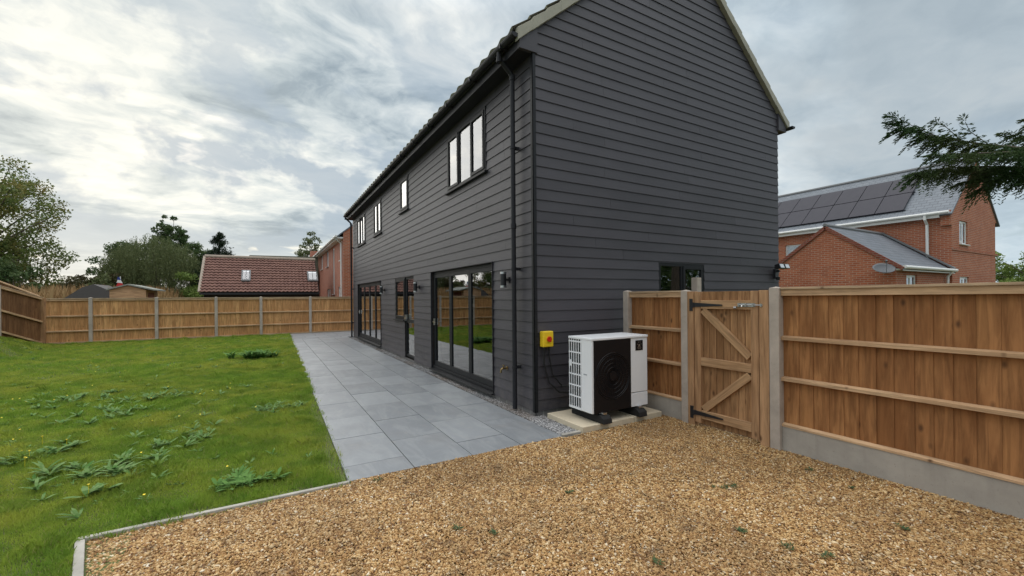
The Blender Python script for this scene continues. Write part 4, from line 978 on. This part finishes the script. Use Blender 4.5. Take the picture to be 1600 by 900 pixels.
slope_sheet(mh, 'roof', 'slateroof', [(MX+6.3, MY-.06, 4.98), (MX+6.3, 37.5, 4.98), (MX+3.001, 37.5, 7.75), (MX+3.001, MY-.06, 7.75)])
b = MB(); b.box(MX-.30, MX-.001, MY+.0, 37.4, 4.84, 4.92); b.build('soffit', M['whitepaint'], mh)
b = MB(); b.tube([(MX-.36, MY-.08, 4.95), (MX-.36, 37.4, 4.95)], .06, 8); b.build('gutter', M['whitepaint'], mh)
for y in (24.55, 37.0):
    b = MB(); b.tube([(MX-.36, y, 4.9), (MX-.07, y, 4.6), (MX-.07, y, 0)], .045, 8); b.build('downpipe', M['whitepaint'], mh)
for i, h in enumerate(mw): pane_window(mh, 'y', MX, *h, 1 if i < 2 else 2)
b = MB(); b.box(MX+.6, MX+5.5, MY+.5, 37, .1, 4.8); b.build('inner_wall', M['darkshed'], mh)
b = MB(); p = at_y(487, 393, 39); b.box(p.x-.1, p.x+1.0, 38.5, 39.2, 4, p.z+.0); b.box(p.x-.15, p.x+1.05, 38.45, 39.25, p.z-.5, p.z-.3)
o = b.build('brick_chimney', M['brickm'], origin=(p.x, 38.8, 4)); tag(o, 'small red brick chimney stack showing left of the narrow brick house', 'chimney')

# low barn with red pantiles
BY, BYR = 27.0, 29.4
pe = at_y(312, 457, BY); pr = at_y(320, 402, BYR); x0b, x1b = pe.x, at_y(499, 455, BY).x; ze, zrb = pe.z, pr.z
barn = thing('tiled_barn', 'low dark barn with a long red pantile roof and two skylights', 'barn', (x0b, BY, 0))
b = MB(); dv = Vector((0, BYR-BY, zrb-ze)); ln = dv.length; dv.normalize(); nc = int((x1b-x0b)/.2)
tile_sheet(b, (x0b, BY, ze), (1, 0, 0), dv, nc, 13, .2, ln/13, amp=.05, lift=.05, seg=4)
b.build('roof', M['pantile'], barn)
b = MB(); b.prism([(BY, ze-.02), (BYR, zrb-.02), (2*BYR-BY, ze-.02)], 0, x0b+.05, x1b); b.build('gable_wall', M['darkwood'], barn)
b = MB(); b.box(x0b+.15, x1b, BY+.25, 2*BYR-BY-.25, 0, ze-.021); b.build('wall', M['darkwood'], barn)
b = MB(); b.tube([(x0b-.02, BYR, zrb+.06), (x1b, BYR, zrb+.06)], .1, 8); b.beam((x0b-.03, BY, ze+.03), (x0b-.03, BYR, zrb+.06), .12, .08); b.build('ridge', M['ridge'], barn)
b = MB(); b.box(x0b, x1b, BY-.06, BY+.02, ze-.12, ze-.02); b.build('fascia', M['black'], barn)
for pa, pb in (((377, 425), (392, 441)), ((481, 427), (495, 441))):
    # on the roof plane
    def on_roof(px, py):
        d = ray(px, py); s = (zrb-ze)/(BYR-BY); t_ = (ze-H-s*BY)/(d.z-s*d.y); return Vector((d.x*t_, d.y*t_, H+d.z*t_))
    q0, q1 = on_roof(pa[0], pb[1]), on_roof(pb[0], pa[1]); nn = Vector((0, -(zrb-ze), BYR-BY)).normalized()
    def R(x, y, o): z = ze+(y-BY)*(zrb-ze)/(BYR-BY); return Vector((x, y, z))+nn*o
    b = MB(); b.hexa([R(q0.x, q0.y, .02), R(q1.x, q0.y, .02), R(q1.x, q1.y, .02), R(q0.x, q1.y, .02)], [R(q0.x, q0.y, .14), R(q1.x, q0.y, .14), R(q1.x, q1.y, .14), R(q0.x, q1.y, .14)]); sk = b.build('skylight', M['lead'], barn)
    b = MB(); e = .07; xm_ = (q0.x+q1.x)/2
    for (a_x, b_x) in ((q0.x+e, xm_-.015), (xm_+.015, q1.x-e)):
        b.hexa([R(a_x, q0.y+e, .141), R(b_x, q0.y+e, .141), R(b_x, q1.y-e, .141), R(a_x, q1.y-e, .141)], [R(a_x, q0.y+e, .15), R(b_x, q0.y+e, .15), R(b_x, q1.y-e, .15), R(a_x, q1.y-e, .15)])
    b.build('pane', M['glass'], sk)
o_ = at_y(395, 398.5, 36); o2 = at_y(497, 401.5, 36)
bk = thing('house', 'house roof with an olive brown ridge peeping over the red barn roof', 'house', (o_.x, 36, 0))
b = MB(); b.prism([(o_.x-1.1, 3.3), (o_.x-.2, o_.z-.02), (o2.x, o2.z), (o2.x, 3.3)], 1, 35.95, 36.1); b.build('roof', M['olive'], bk)
b = MB(); b.box(o_.x-.9, o2.x, 36.1, 40, 0, 3.6); b.build('wall', M['brickm'], bk)
b = MB(); b.prism([(36.1, 3.6), (38, o_.z-.1), (40, 3.6)], 0, o_.x-.8, o2.x); b.build('roof', M['olive'], bk)

# garden shed
y_ = 26.0; sx0, sxm, sx1 = at_y(171, 450, y_).x, at_y(200, 445, y_).x, at_y(228, 452, y_).x
sh = thing('garden_shed', 'pale timber garden shed gable behind the far fence', 'shed', (sxm, y_, 0))
zs0, zs1 = at_y(171, 453, y_).z, at_y(200, 446, y_).z
b = MB(); b.prism([(sx0, 0), (sx1, 0), (sx1, zs0), (sxm, zs1), (sx0, zs0)], 1, y_, y_+2.4); b.build('wall', M['shed'], sh)
b = MB()
b.hexa([(sx0-.1, y_-.1, zs0-.02), (sxm, y_-.1, zs1+.01), (sxm, y_+2.5, zs1+.01), (sx0-.1, y_+2.5, zs0-.02)], [(sx0-.1, y_-.1, zs0+.04), (sxm, y_-.1, zs1+.07), (sxm, y_+2.5, zs1+.07), (sx0-.1, y_+2.5, zs0+.04)])
b.hexa([(sxm+.001, y_-.1, zs1+.01), (sx1+.32, y_-.1, zs0-.03), (sx1+.32, y_+2.5, zs0-.03), (sxm+.001, y_+2.5, zs1+.01)], [(sxm+.001, y_-.1, zs1+.07), (sx1+.32, y_-.1, zs0+.03), (sx1+.32, y_+2.5, zs0+.03), (sxm+.001, y_+2.5, zs1+.07)])
b.build('roof', M['felt'], sh)
b = MB(); b.box(sx1+.002, sx1+.012, y_+.4, y_+1.6, .2, zs0-.12); b.build('door', M['brickdark'], sh)
# small drooping flag behind the shed
p = at_y(188, 432, 29); fl = thing('flag', 'small red white and blue flag hanging limp above the shed', 'flag', (p.x, 29, 0))
b = MB(); b.tube([(p.x, 29, 0), (p.x, 29, p.z)], .02, 6); b.build('pole', M['whitepaint'], fl)
fz = [p.z-.02, p.z-.17, p.z-.32, p.z-.5]
for i, (m, w) in enumerate((('flagblue', .03), ('whitepaint', .09), ('flagred', .14))):
    b = MB(); b.prism([(p.x-.12-.02*i, fz[i+1]), (p.x+w, fz[i+1]-.03), (p.x+w-.06, fz[i]-.03), (p.x-.08, fz[i])], 1, 28.93, 28.99); b.build('cloth', M[m], fl)
# dark shed
ds = thing('garden_shed', 'dark grey shed with a sloping roof left of the pale shed', 'shed', (-8, 30, 0))
qs = [at_y(100, 466, 30), at_y(128, 449, 30), at_y(146, 444, 30), at_y(166, 452, 30)]
b = MB(); b.prism([(qs[0].x, 0)]+[(q.x, q.z) for q in qs]+[(qs[3].x, 0)], 1, 30, 32.5); b.build('wall', M['darkshed'], ds)

# ---------------------------------------------------------------- vegetation
def leaves(name, P, size, m, par=None, asp=.55, droop=0.0, N=None, jitter=1.0):
    """one rhombic leaf face per point"""
    n = len(P); a = rng.normal(size=(n, 3)); 
    if droop: a = a*(1-droop)+np.array([0, 0, -1.0])*droop
    a /= np.linalg.norm(a, axis=1)[:, None]; c = np.cross(a, rng.normal(size=(n, 3))); c /= np.linalg.norm(c, axis=1)[:, None]
    s = (size*rng.uniform(.6, 1.4, n))[:, None]; nn = np.cross(a, c)
    V = np.stack([P-a*s*.5, P+c*s*asp*.5+nn*s*.08, P+a*s*.5, P-c*s*asp*.5+nn*s*.08], 1).reshape(-1, 3)
    f = np.arange(n*4).reshape(-1, 4); o = np_mesh(name, V, f, m)
    return child(o, par) if par else o
def clump_pts(cs, rs, n, shell=.55):
    w = rs**2; idx = rng.choice(len(cs), n, p=w/w.sum()); d = rng.normal(size=(n, 3)); d /= np.linalg.norm(d, axis=1)[:, None]
    r = rs[idx]*(shell+(1-shell)*rng.uniform(0, 1, n))*rng.uniform(.75, 1.25, n)
    return cs[idx]+d*r[:, None]*np.array([1, 1, .75])
def tree(label, name, base, h, rad, m, nclump=40, nleaf=14000, leaf=.2, low=.25, shape='round', trunk_r=.22, cr_size=.22, lean=0, sizejit=1):
    t = thing(name, label, 'tree', tuple(base)); base = Vector(base)
    cs = []; 
    while len(cs) < nclump:
        p = rng.uniform(-1, 1, 3)
        if np.dot(p, p) > 1: continue
        z = low+(1-low)*(p[2]*.5+.5)
        if shape == 'cone': k_ = max(.05, (1-z)/(1-low))**.8; q = (p[0]*rad*k_, p[1]*rad*k_)
        elif shape == 'column': q = (p[0]*rad, p[1]*rad)
        else: q = (p[0]*rad, p[1]*rad)
        cs.append((base.x+q[0]+lean*z, base.y+q[1], base.z+h*z))
    cs = np.array(cs); rs = rng.uniform(.6, 1.35, len(cs))*cr_size*min(rad*1.6, h*.5)
    if shape == 'cone': rs *= np.clip((base.z+h-cs[:, 2])/(h*.8)+.25, .25, 1)
    leaves('crown', clump_pts(cs, rs, nleaf), leaf, m, t)
    b = MB(); top = base+Vector((lean*.8, 0, h*.8)); b.tube([base, base.lerp(top, .4)+Vector((.1, 0, 0)), top], [trunk_r, trunk_r*.7, trunk_r*.15], 8)
    for i in range(0, len(cs), 2):
        c = Vector(cs[i]); s = base.lerp(top, min(.95, max(.15, (c.z-base.z)/h*.75))); b.tube([s, s.lerp(c, .5)+Vector((0, 0, .1)), c], [trunk_r*.32, trunk_r*.2, trunk_r*.06], 5)
    b.build('trunk', M['bark'], t)
    return t
def base_at(px, d): p = at_d(px, 470, d); return (p.x, p.y, 0)
def hh(px, py, d): return at_d(px, py, d).z
# left tree, autumn tints
D = 27
tree('tall broadleaf tree with thin autumn tinted foliage at the left edge', 'broadleaf_tree', base_at(-35, D), hh(0, 232, D), 4.4, M['leafA'], 150, 32000, .16, .10, cr_size=.125, trunk_r=.25)
tree('low bushy tree under the left edge tree, behind the rising fence', 'broadleaf_tree', base_at(20, 24), hh(40, 405, 24), 1.6, M['leafC'], 26, 7000, .15, .05, cr_size=.25, trunk_r=.1)
# willow: hanging strands
def willow():
    D = 34; bx, by, _ = base_at(242, D); h = hh(240, 368, D); w = thing('willow_tree', 'large drooping olive green willow behind the pale shed', 'tree', (bx, by, 0))
    P = []
    for i in range(1400):
        a = rng.uniform(0, 2*np.pi); r = rng.uniform(0, 1)**.6*3.3; top = h*(1-.34*(r/3.3)**2.2)*rng.uniform(.84, 1.02); L_ = rng.uniform(1.2, 3.6); x, y = bx+r*math.cos(a), by+r*math.sin(a)
        n = int(L_/.085); s = np.linspace(0, 1, n); sw = rng.normal(0, .12)
        P.append(np.stack([x+.3*s*math.cos(a)+sw*s**2+rng.normal(0, .03, n), y+.3*s*math.sin(a)+rng.normal(0, .03, n), np.maximum(.3, top-L_*s)], 1))
    P = np.concatenate(P); leaves('crown', P, .15, M['leafB'], w, .28, .65)
    b = MB(); b.tube([(bx, by, 0), (bx+.1, by, h*.45), (bx, by, h*.8)], [.4, .3, .08], 8); b.build('trunk', M['bark'], w)
willow()
tree('rounded mid green tree just left of the willow', 'broadleaf_tree', base_at(200, 36), hh(200, 376, 36), 1.7, M['leafC'], 34, 12000, .17, .2, cr_size=.22, trunk_r=.15)
tree('thin wispy sapling left of the trees behind the shed', 'broadleaf_tree', base_at(163, 33), hh(160, 388, 33), .9, M['leafC'], 16, 1300, .15, .25, cr_size=.25, trunk_r=.05)
tree('tall dark tree with an open crown rising above the willow', 'broadleaf_tree', base_at(267, 42), hh(267, 336, 42), 1.55, M['leafC'], 150, 13000, .18, .30, cr_size=.12, trunk_r=.2)
tree('low shadowy bush in front of the willow, left of the pale shed', 'bush', base_at(160, 31), hh(160, 425, 31), 2.0, M['hedge'], 30, 8000, .16, .05, cr_size=.25, trunk_r=.08)
tree('dark spreading tree between the willow and the conifer', 'broadleaf_tree', base_at(305, 38), hh(305, 375, 38), 1.5, M['leafC'], 30, 10000, .18, .15, cr_size=.23, trunk_r=.14)
tree('light green bush beside the left end of the red barn', 'bush', base_at(296, 33), hh(296, 418, 33), .9, M['leafE'], 16, 3500, .15, .1, cr_size=.3, trunk_r=.05)
tree('brown green scrubby bush in front of the dark shed', 'bush', base_at(112, 27), hh(112, 436, 27), .8, M['hedge'], 40, 5000, .12, .05, cr_size=.25, trunk_r=.05)
tree('green bush squeezed between the dark shed and the pale shed', 'bush', base_at(156, 27.5), hh(156, 428, 27.5), .6, M['leafB'], 40, 4000, .12, .05, cr_size=.3, trunk_r=.05)
def conifer():
    D = 35; bx, by, _ = base_at(343, D); h = hh(343, 362, D); t = thing('conifer_tree', 'dark pointed conifer behind the red barn roof', 'tree', (bx, by, 0)); P = []
    for i in range(230):
        z = rng.uniform(.15, .985); r = 2.5*(1-z)**.75*rng.uniform(.6, 1.1)+.1; a = rng.uniform(0, 2*np.pi); n = int(60*r)+14; s = rng.uniform(0, 1, n)**.7
        P.append(np.stack([bx+r*s*math.cos(a)+rng.normal(0, .1*r**.5, n), by+r*s*math.sin(a)+rng.normal(0, .1, n), h*z+.25*s*r-.1*s**2+rng.normal(0, .07, n)], 1))
    leaves('crown', np.concatenate(P), .14, M['leafD'], t, .4)
    b = MB(); b.tube([(bx, by, 0), (bx, by, h*.97)], [.22, .02], 8); b.build('trunk', M['bark'], t)
conifer()
tree('slim grey green tree behind the narrow brick house', 'broadleaf_tree', base_at(486, 44), hh(486, 364, 44), 1.35, M['leafB'], 110, 5200, .15, .40, cr_size=.12, trunk_r=.12)
tree('light green tree at the right edge beside the solar roofed house', 'broadleaf_tree', base_at(1612, 34), hh(1600, 374, 34), 2.6, M['leafE'], 34, 11000, .2, .1, cr_size=.24, trunk_r=.15)
# reeds / dry field and hedgerow beyond the fences
def reeds():
    n = 24000; x = rng.uniform(-26, -6, n); y = rng.uniform(31, 62, n); h = rng.uniform(1.7, 2.6, n)+.012*(y-31)
    w = rng.uniform(.02, .05, n); a = rng.uniform(0, 6.28, n); lx, ly = rng.normal(0, .22, n), rng.normal(0, .22, n); z0 = np.zeros(n)
    V = np.stack([np.stack([x-w*np.cos(a), y-w*np.sin(a), z0], 1), np.stack([x+w*np.cos(a), y+w*np.sin(a), z0], 1), np.stack([x+lx+w*np.cos(a)*1.4, y+ly+w*np.sin(a)*1.4, h*.8], 1), np.stack([x+lx*1.4, y+ly*1.4, h], 1), np.stack([x+lx-w*np.cos(a)*1.4, y+ly-w*np.sin(a)*1.4, h*.8], 1)], 1).reshape(-1, 3)
    o = np_mesh('dry_reeds', V, np.arange(n*5).reshape(-1, 5), M['reed']); tag(o, 'tall dry golden grasses in the field beyond the left fence', 'reeds', kind='stuff')
reeds()
def hedgerow():
    P = []
    for i in range(260):
        x = rng.uniform(-75, -12); y = rng.uniform(78, 92); r = rng.uniform(1.0, 2.4); c = np.array([x, y, rng.uniform(.5, 3.0+1.2*math.sin(x*.21)+.9*math.sin(x*.57))]); n = 150
        d = rng.normal(size=(n, 3)); d /= np.linalg.norm(d, axis=1)[:, None]; P.append(c+d*r*rng.uniform(.6, 1.1, (n, 1)))
    o = leaves('hedgerow', np.concatenate(P), .55, M['hedge']); tag(o, 'far brown green hedgerow merging into one band across the fields', 'hedgerow', kind='stuff')
hedgerow()
def back_hedge():  # hedge added behind the camera to darken the gable and its window reflection
    P = []
    for i in range(170):
        x = -34+i*.4+rng.normal(0, .3); n = 170; c = np.array([x, -15+rng.normal(0, .8), rng.uniform(.6, 4.6)]); d = rng.normal(size=(n, 3)); d /= np.linalg.norm(d, axis=1)[:, None]; P.append(c+d*rng.uniform(.6, 1.5)*rng.uniform(.6, 1.1, (n, 1)))
    o = leaves('unseen_hedge', np.concatenate(P), .4, M['leafC']); tag(o, 'tall green hedge added out of view, mirrored in the gable window', 'hedge', kind='stuff')
back_hedge()
def hills():
    n = 260; xs_ = np.linspace(-420, 120, n); V = []; 
    for k, (yy, f) in enumerate(((330, 0), (350, .55), (380, 1), (520, .9))):
        for x in xs_:
            b_ = 9.5+7*math.exp(-((x+165)/42)**2)+3.5*math.sin(x*.021+1)+1.3*math.sin(x*.09)+1.1*math.sin(x*.31)+.9*math.sin(x*.83+2)+.6*math.sin(x*1.7)
            V.append((x, yy+4*math.sin(x*.3+k), -1+f*b_))
    a = np.array([(k*n+i, k*n+i+1, (k+1)*n+i+1, (k+1)*n+i) for k in range(3) for i in range(n-1)])
    o = np_mesh('hills', np.array(V), a, M['hills']); tag(o, kind='structure')
hills()

# grass
def grass():
    def field(n, ymin, ymax, xmin, hgt, wid):
        x = rng.uniform(xmin, .95, n); y = rng.uniform(ymin, ymax, n)
        edge = lawn_left(y)+.02+.012*np.sin(y*5.3)*np.sin(y*1.9)+.012*np.sin(y*13.7+2*np.sin(y*3.1))+rng.normal(0, .022, n)-.012
        ok = (x < edge) & ~((x > XK(y)-.01) & (y < 3.84+.02*np.sin(x*23)))
        bare = (x > edge-.10-.05*np.sin(y*3.1)) & (rng.uniform(0, 1, n) < .8) & (y < 8)
        thin = (np.sin(x*1.9+.7*np.sin(y*1.3))*np.sin(y*1.55+.5*x)+.35*np.sin(x*5.1)*np.sin(y*4.3) > .92) & (rng.uniform(0, 1, n) < .55); ok &= ~thin
        bare2 = (x > -.9) & (y < 3.98+.04*np.sin(x*9)) & (rng.uniform(0, 1, n) < .75)
        ok &= ~bare & ~bare2
        P = np.stack([x, y, np.zeros(n)], 1); px, py, d = proj_np(P); ok &= (d > .6) & (px > -120) & (py < 980)
        x, y = x[ok], y[ok]; n = len(x)
        cl = .75+.5*np.sin(x*3.7+1.3*np.sin(y*2.1))*np.sin(y*3.1+x)*.6+.25*np.sin(x*11+y*7)
        tuft = np.clip(np.sin(x*7.3+2*np.sin(y*1.9))*np.sin(y*6.1+1.7*np.sin(x*2.3))-.55, 0, 1)*2.4; h = hgt*rng.uniform(.5, 1.25, n)*(np.clip(cl, .5, 1.4)+tuft*rng.uniform(.3, 1, n)); a = rng.uniform(0, 6.283, n); w = wid*rng.uniform(.7, 1.3, n)
        ln = rng.uniform(.1, .9, n)*h; b2 = rng.uniform(0, 6.283, n); z = bank(x, y)-.005
        cx, sx = np.cos(a)*w/2, np.sin(a)*w/2; lx, ly = np.cos(b2)*ln, np.sin(b2)*ln
        V = np.stack([np.stack([x-cx, y-sx, z], 1), np.stack([x+cx, y+sx, z], 1), np.stack([x+lx*.4+cx*.7, y+ly*.4+sx*.7, z+h*.65], 1), np.stack([x+lx, y+ly, z+h], 1), np.stack([x+lx*.4-cx*.7, y+ly*.4-sx*.7, z+h*.65], 1)], 1)
        return V.reshape(-1, 3)
    V = np.concatenate([field(360000, 1.6, 6.5, -3.4, .052, .0045), field(300000, 6.5, 12, -5.2, .055, .0065), field(230000, 12, 22.1, -8.2, .06, .011)])
    o = np_mesh('grass', V, np.arange(len(V)).reshape(-1, 5), M['grass']); tag(o, 'rough green lawn grass left of the patio', 'grass', kind='stuff')
grass()
def plant_verts(c, nl, L_, W_, up_=.6, seg=4):
    V = []; c = np.array(c, float)
    for i in range(nl):
        a = rng.uniform(0, 6.283); l = L_*rng.uniform(.55, 1.2); w = W_*rng.uniform(.7, 1.25); el = up_*rng.uniform(.5, 1.35); d = np.array([math.cos(a), math.sin(a), 0]); s_ = np.array([-math.sin(a), math.cos(a), 0])
        for k in range(seg):
            q = []
            for t_ in (k/seg, (k+1)/seg):
                r = l*t_*math.cos(el*(1-.55*t_)); z = l*(math.sin(el)*t_-.42*t_*t_*math.sin(el)); ww = w*(.16+1.0*math.sin(math.pi*min(1, t_*.8+.04))**1.4)*.5 if t_ < .99 else .001
                q.append((c+d*r+np.array([0, 0, z+.01]), ww))
            V += [q[0][0]-s_*q[0][1], q[0][0]+s_*q[0][1], q[1][0]+s_*q[1][1], q[1][0]-s_*q[1][1]]
    return V
def weld(V):   # leaves stay as strips of quads
    return np.array(V), np.arange(len(V)).reshape(-1, 4)
def weed_thing(px, py, label, nclump, spread, nl, L_, W_, m='weed', up_=.7, flowers=0):
    p = gnd(px, py); t = thing('weed_plant', label, 'weed', (p.x, p.y, 0), 'broad leaved weeds in the lawn'); V = []
    for i in range(nclump): V += plant_verts((p.x+rng.normal(0, spread), p.y+rng.normal(0, spread), 0), nl, L_, W_, up_)
    v, f = weld(V); child(np_mesh('foliage', v, f, M[m]), t)
    if flowers:
        for i in range(flowers):
            x, y = p.x+rng.normal(0, spread), p.y+rng.normal(0, spread); b = MB(); b.tube([(x, y, .0), (x, y, .10)], .0015, 4); b.tube([(x, y, .10), (x, y, .112)], [.004, .009], 9); b.build('flower', M['flower'], t)
weed_thing(180, 735, 'large sprawling grey green weed with long pale leaves in the left foreground of the lawn', 20, .23, 11, .15, .024, 'weed', .9)
weed_thing(75, 712, 'broad leaved weed clump at the far left of the lawn foreground', 13, .22, 10, .13, .026, 'weed', .9, 4)
weed_thing(372, 762, 'dark green weed clump close to the gravel edging', 10, .09, 16, .13, .026, 'weeddark', .7)
weed_thing(398, 560, 'bushy dark weed near the patio towards the far end of the lawn', 34, .24, 14, .30, .035, 'weeddark', 1.35, 6)
weed_thing(425, 640, 'flat spreading weed beside the middle of the patio', 18, .22, 10, .12, .018, 'weed', .8)
weed_thing(165, 650, 'silvery green weed rosette in the middle of the lawn', 12, .24, 11, .14, .026, 'weed', .85)
weed_thing(240, 622, 'dense patch of grey green weed behind the silvery rosette', 24, .36, 9, .14, .024, 'weed', .9)
weed_thing(145, 778, 'small upright weed with one yellow flower nearest the gravel corner', 2, .04, 7, .15, .04, 'weed', 1.1, 1)
weed_thing(285, 690, 'pale leaved weed in the middle foreground of the lawn, right of the sprawling weed', 15, .27, 8, .12, .022, 'weed', .9)
weed_thing(100, 625, 'leafy weed patch at the left, beyond the foreground weeds', 18, .33, 9, .13, .024, 'weed', .9)
def weeds():
    V = []; Vf = []
    for i in range(520):
        y = 4.2+17*rng.uniform()**1.15; x = rng.uniform(-.37*y-1, .4)
        if x > -.6 and rng.uniform() < .55: continue
        k = rng.uniform(.5, 1.3); V += plant_verts((x, y, float(bank(np.float64(x), np.float64(y)))), int(rng.integers(4, 11)), .09*k, .017*k, .8, 3)
        if rng.uniform() < .16:
            q = np.array([x+rng.normal(0, .1), y+rng.normal(0, .1), .06]); r = .008
            Vf += [q+np.array([-r, -r, 0]), q+np.array([r, -r, 0]), q+np.array([r, r, .004]), q+np.array([-r, r, .004])]
    v, f = weld(V); o = np_mesh('lawn_weeds', v, f, M['weed']); tag(o, 'scattered small broad leaved weeds all through the lawn', 'weeds', kind='stuff')
    v, f = weld(Vf); o = np_mesh('dandelion_flowers', v, f, M['flower']); tag(o, 'tiny yellow dandelion flowers dotted over the lawn', 'flowers', kind='stuff')
    V = []
    for px, py in ((1145, 762), (1265, 736), (1155, 832), (712, 830), (1235, 860), (1296, 872), (1330, 765), (592, 752), (1128, 765), (775, 838), (1030, 880), (890, 772), (1415, 830)):
        p = gnd(px, py); 
        for j in range(4): V += plant_verts((p.x+rng.normal(0, .018), p.y+rng.normal(0, .018), .004), 7, .032, .007, .6, 2)
    v, f = weld(V); o = np_mesh('gravel_weeds', v, f, M['weedsmall']); tag(o, 'tiny dark weed tufts growing through the gravel', 'weeds', kind='stuff')
weeds()

# ---------------------------------------------------------------- cypress with an overhanging branch (upper right)
def cypress():
    D = 6.0; tb = at_d(1900, 470, D); tx, ty = tb.x, tb.y
    t = thing('cypress_tree', 'dark evergreen tree whose feathery branch hangs in at the upper right', 'tree', (tx, ty, 0))
    wood = MB(); wood.tube([(tx, ty, 0), (tx+.1, ty, 3), (tx, ty, 8.5)], [.28, .2, .03], 10)
    sprays = []
    def spray(p, d, L_, droop, dens=1.0):
        """a feathery twig: axis with side shoots, each a chain of tiny blades"""
        d = Vector(d).normalized(); n = max(3, int(L_/.018*dens))
        sidev = d.cross(Vector((0, 0, 1)));
        if sidev.length < .1: sidev = Vector((1, 0, 0))
        sidev.normalize()
        for i in range(n):
            s = (i+1)/n; q = Vector(p)+d*(L_*s)+Vector((0, 0, -droop*L_*s*s)); l2 = (.03+.11*(1-s)**.7)*random.uniform(.6, 1.25)*min(1, L_/.25+.3)
            for sg_ in (-1, 1):
                dd = (d*.75+sidev*sg_*random.uniform(.45, .8)+Vector((random.uniform(-.15, .15), random.uniform(-.15, .15), random.uniform(-.45, .12)))).normalized()
                m_ = max(2, int(l2/.011))
                for j in range(m_):
                    u_ = j/m_; a = q+dd*l2*u_; e = (dd+Vector((random.uniform(-.35, .35), random.uniform(-.35, .35), random.uniform(-.45, .2)))).normalized()
                    sprays.append((a, a+e*random.uniform(.028, .05)))
    def limb(pts, r0, tw=.34, step=.055, droop=.55, bias=None, up_twigs=0):
        pts = [Vector(p) for p in pts]; wood.tube(pts, list(np.linspace(r0, .003, len(pts))), 6)
        for a, c in zip(pts, pts[1:]):
            n = max(1, int((c-a).length/step)); d = (c-a).normalized(); sv = d.cross(Vector((0, 0, 1))).normalized()
            for i in range(n):
                p = a.lerp(c, (i+random.random())/n)
                for sg_ in (-1, 1):
                    dd = d*random.uniform(.55, 1.0)+sv*sg_*random.uniform(.15, .8)+Vector((0, 0, random.uniform(-.65, .05)))
                    spray(p, dd, tw*random.uniform(.45, 1.1), droop, .8)
        spray(pts[-1], pts[-1]-pts[-2], tw*.9, .1, 1.2)
    W = lambda px, py, d=D: at_d(px, py, d)
    limb([(tx, ty, W(1900, 205).z), W(1720, 240), W(1620, 233), W(1540, 226), W(1460, 214), W(1412, 197)], .03, .30)
    limb([W(1480, 218), W(1440, 204), W(1405, 186)], .008, .2)
    limb([W(1545, 226), W(1515, 205), W(1508, 190)], .006, .10, .06, .1)
    limb([W(1500, 218), W(1480, 200), W(1468, 192)], .006, .10, .06, .1)
    limb([W(1700, 262, 6.2), W(1610, 262, 6.1), W(1540, 260, 6.0), W(1480, 262, 5.9), W(1440, 268, 5.8)], .02, .30)
    limb([W(1640, 240, 5.8), W(1570, 238, 5.7), W(1510, 240, 5.7), W(1470, 240, 5.6)], .014, .26)
    limb([W(1600, 262), W(1560, 275), W(1535, 292)], .012, .24, .05, .8)
    limb([W(1570, 262), W(1530, 275), W(1510, 282)], .012, .22, .05, .8)
    limb([W(1660, 250), W(1620, 262), W(1598, 278)], .012, .28, .05, .9)
    limb([W(1740, 190, 6.2), W(1660, 190, 6.1), W(1615, 186, 6.0)], .012, .22)
    limb([W(1720, 230, 6.3), W(1650, 215, 6.3), W(1585, 208, 6.2)], .016, .26)
    # the rest of the tree, outside the photograph
    for i in range(26):
        a = random.uniform(-1.9, 1.1); z = random.uniform(1.5, 7.8); l = 2.2*(1-z/9.5)+.5
        e = Vector((tx+l*math.cos(a), ty+l*math.sin(a), z-.2)); limb([(tx, ty, z), Vector((tx, ty, z)).lerp(e, .5)+Vector((0, 0, .1)), e], .025, .4, .16, .5)
    S_ = np.array([[*a, *c] for a, c in sprays], dtype=np.float64); A_, B_ = S_[:, :3], S_[:, 3:]; n = len(A_)
    r_ = np.cross(B_-A_, rng.normal(size=(n, 3))); r_ /= np.linalg.norm(r_, axis=1)[:, None]; r_ *= .0062; mid = (A_+B_)/2
    V = np.stack([A_, mid+r_, B_, mid-r_], 1).reshape(-1, 3)
    child(np_mesh('foliage', V, np.arange(4*n).reshape(-1, 4), M['cypress']), t); wood.build('trunk', M['bark'], t)
    print('cypress blades', n)
cypress()
scn.cycles.max_bounces = 8; scn.cycles.transparent_max_bounces = 12
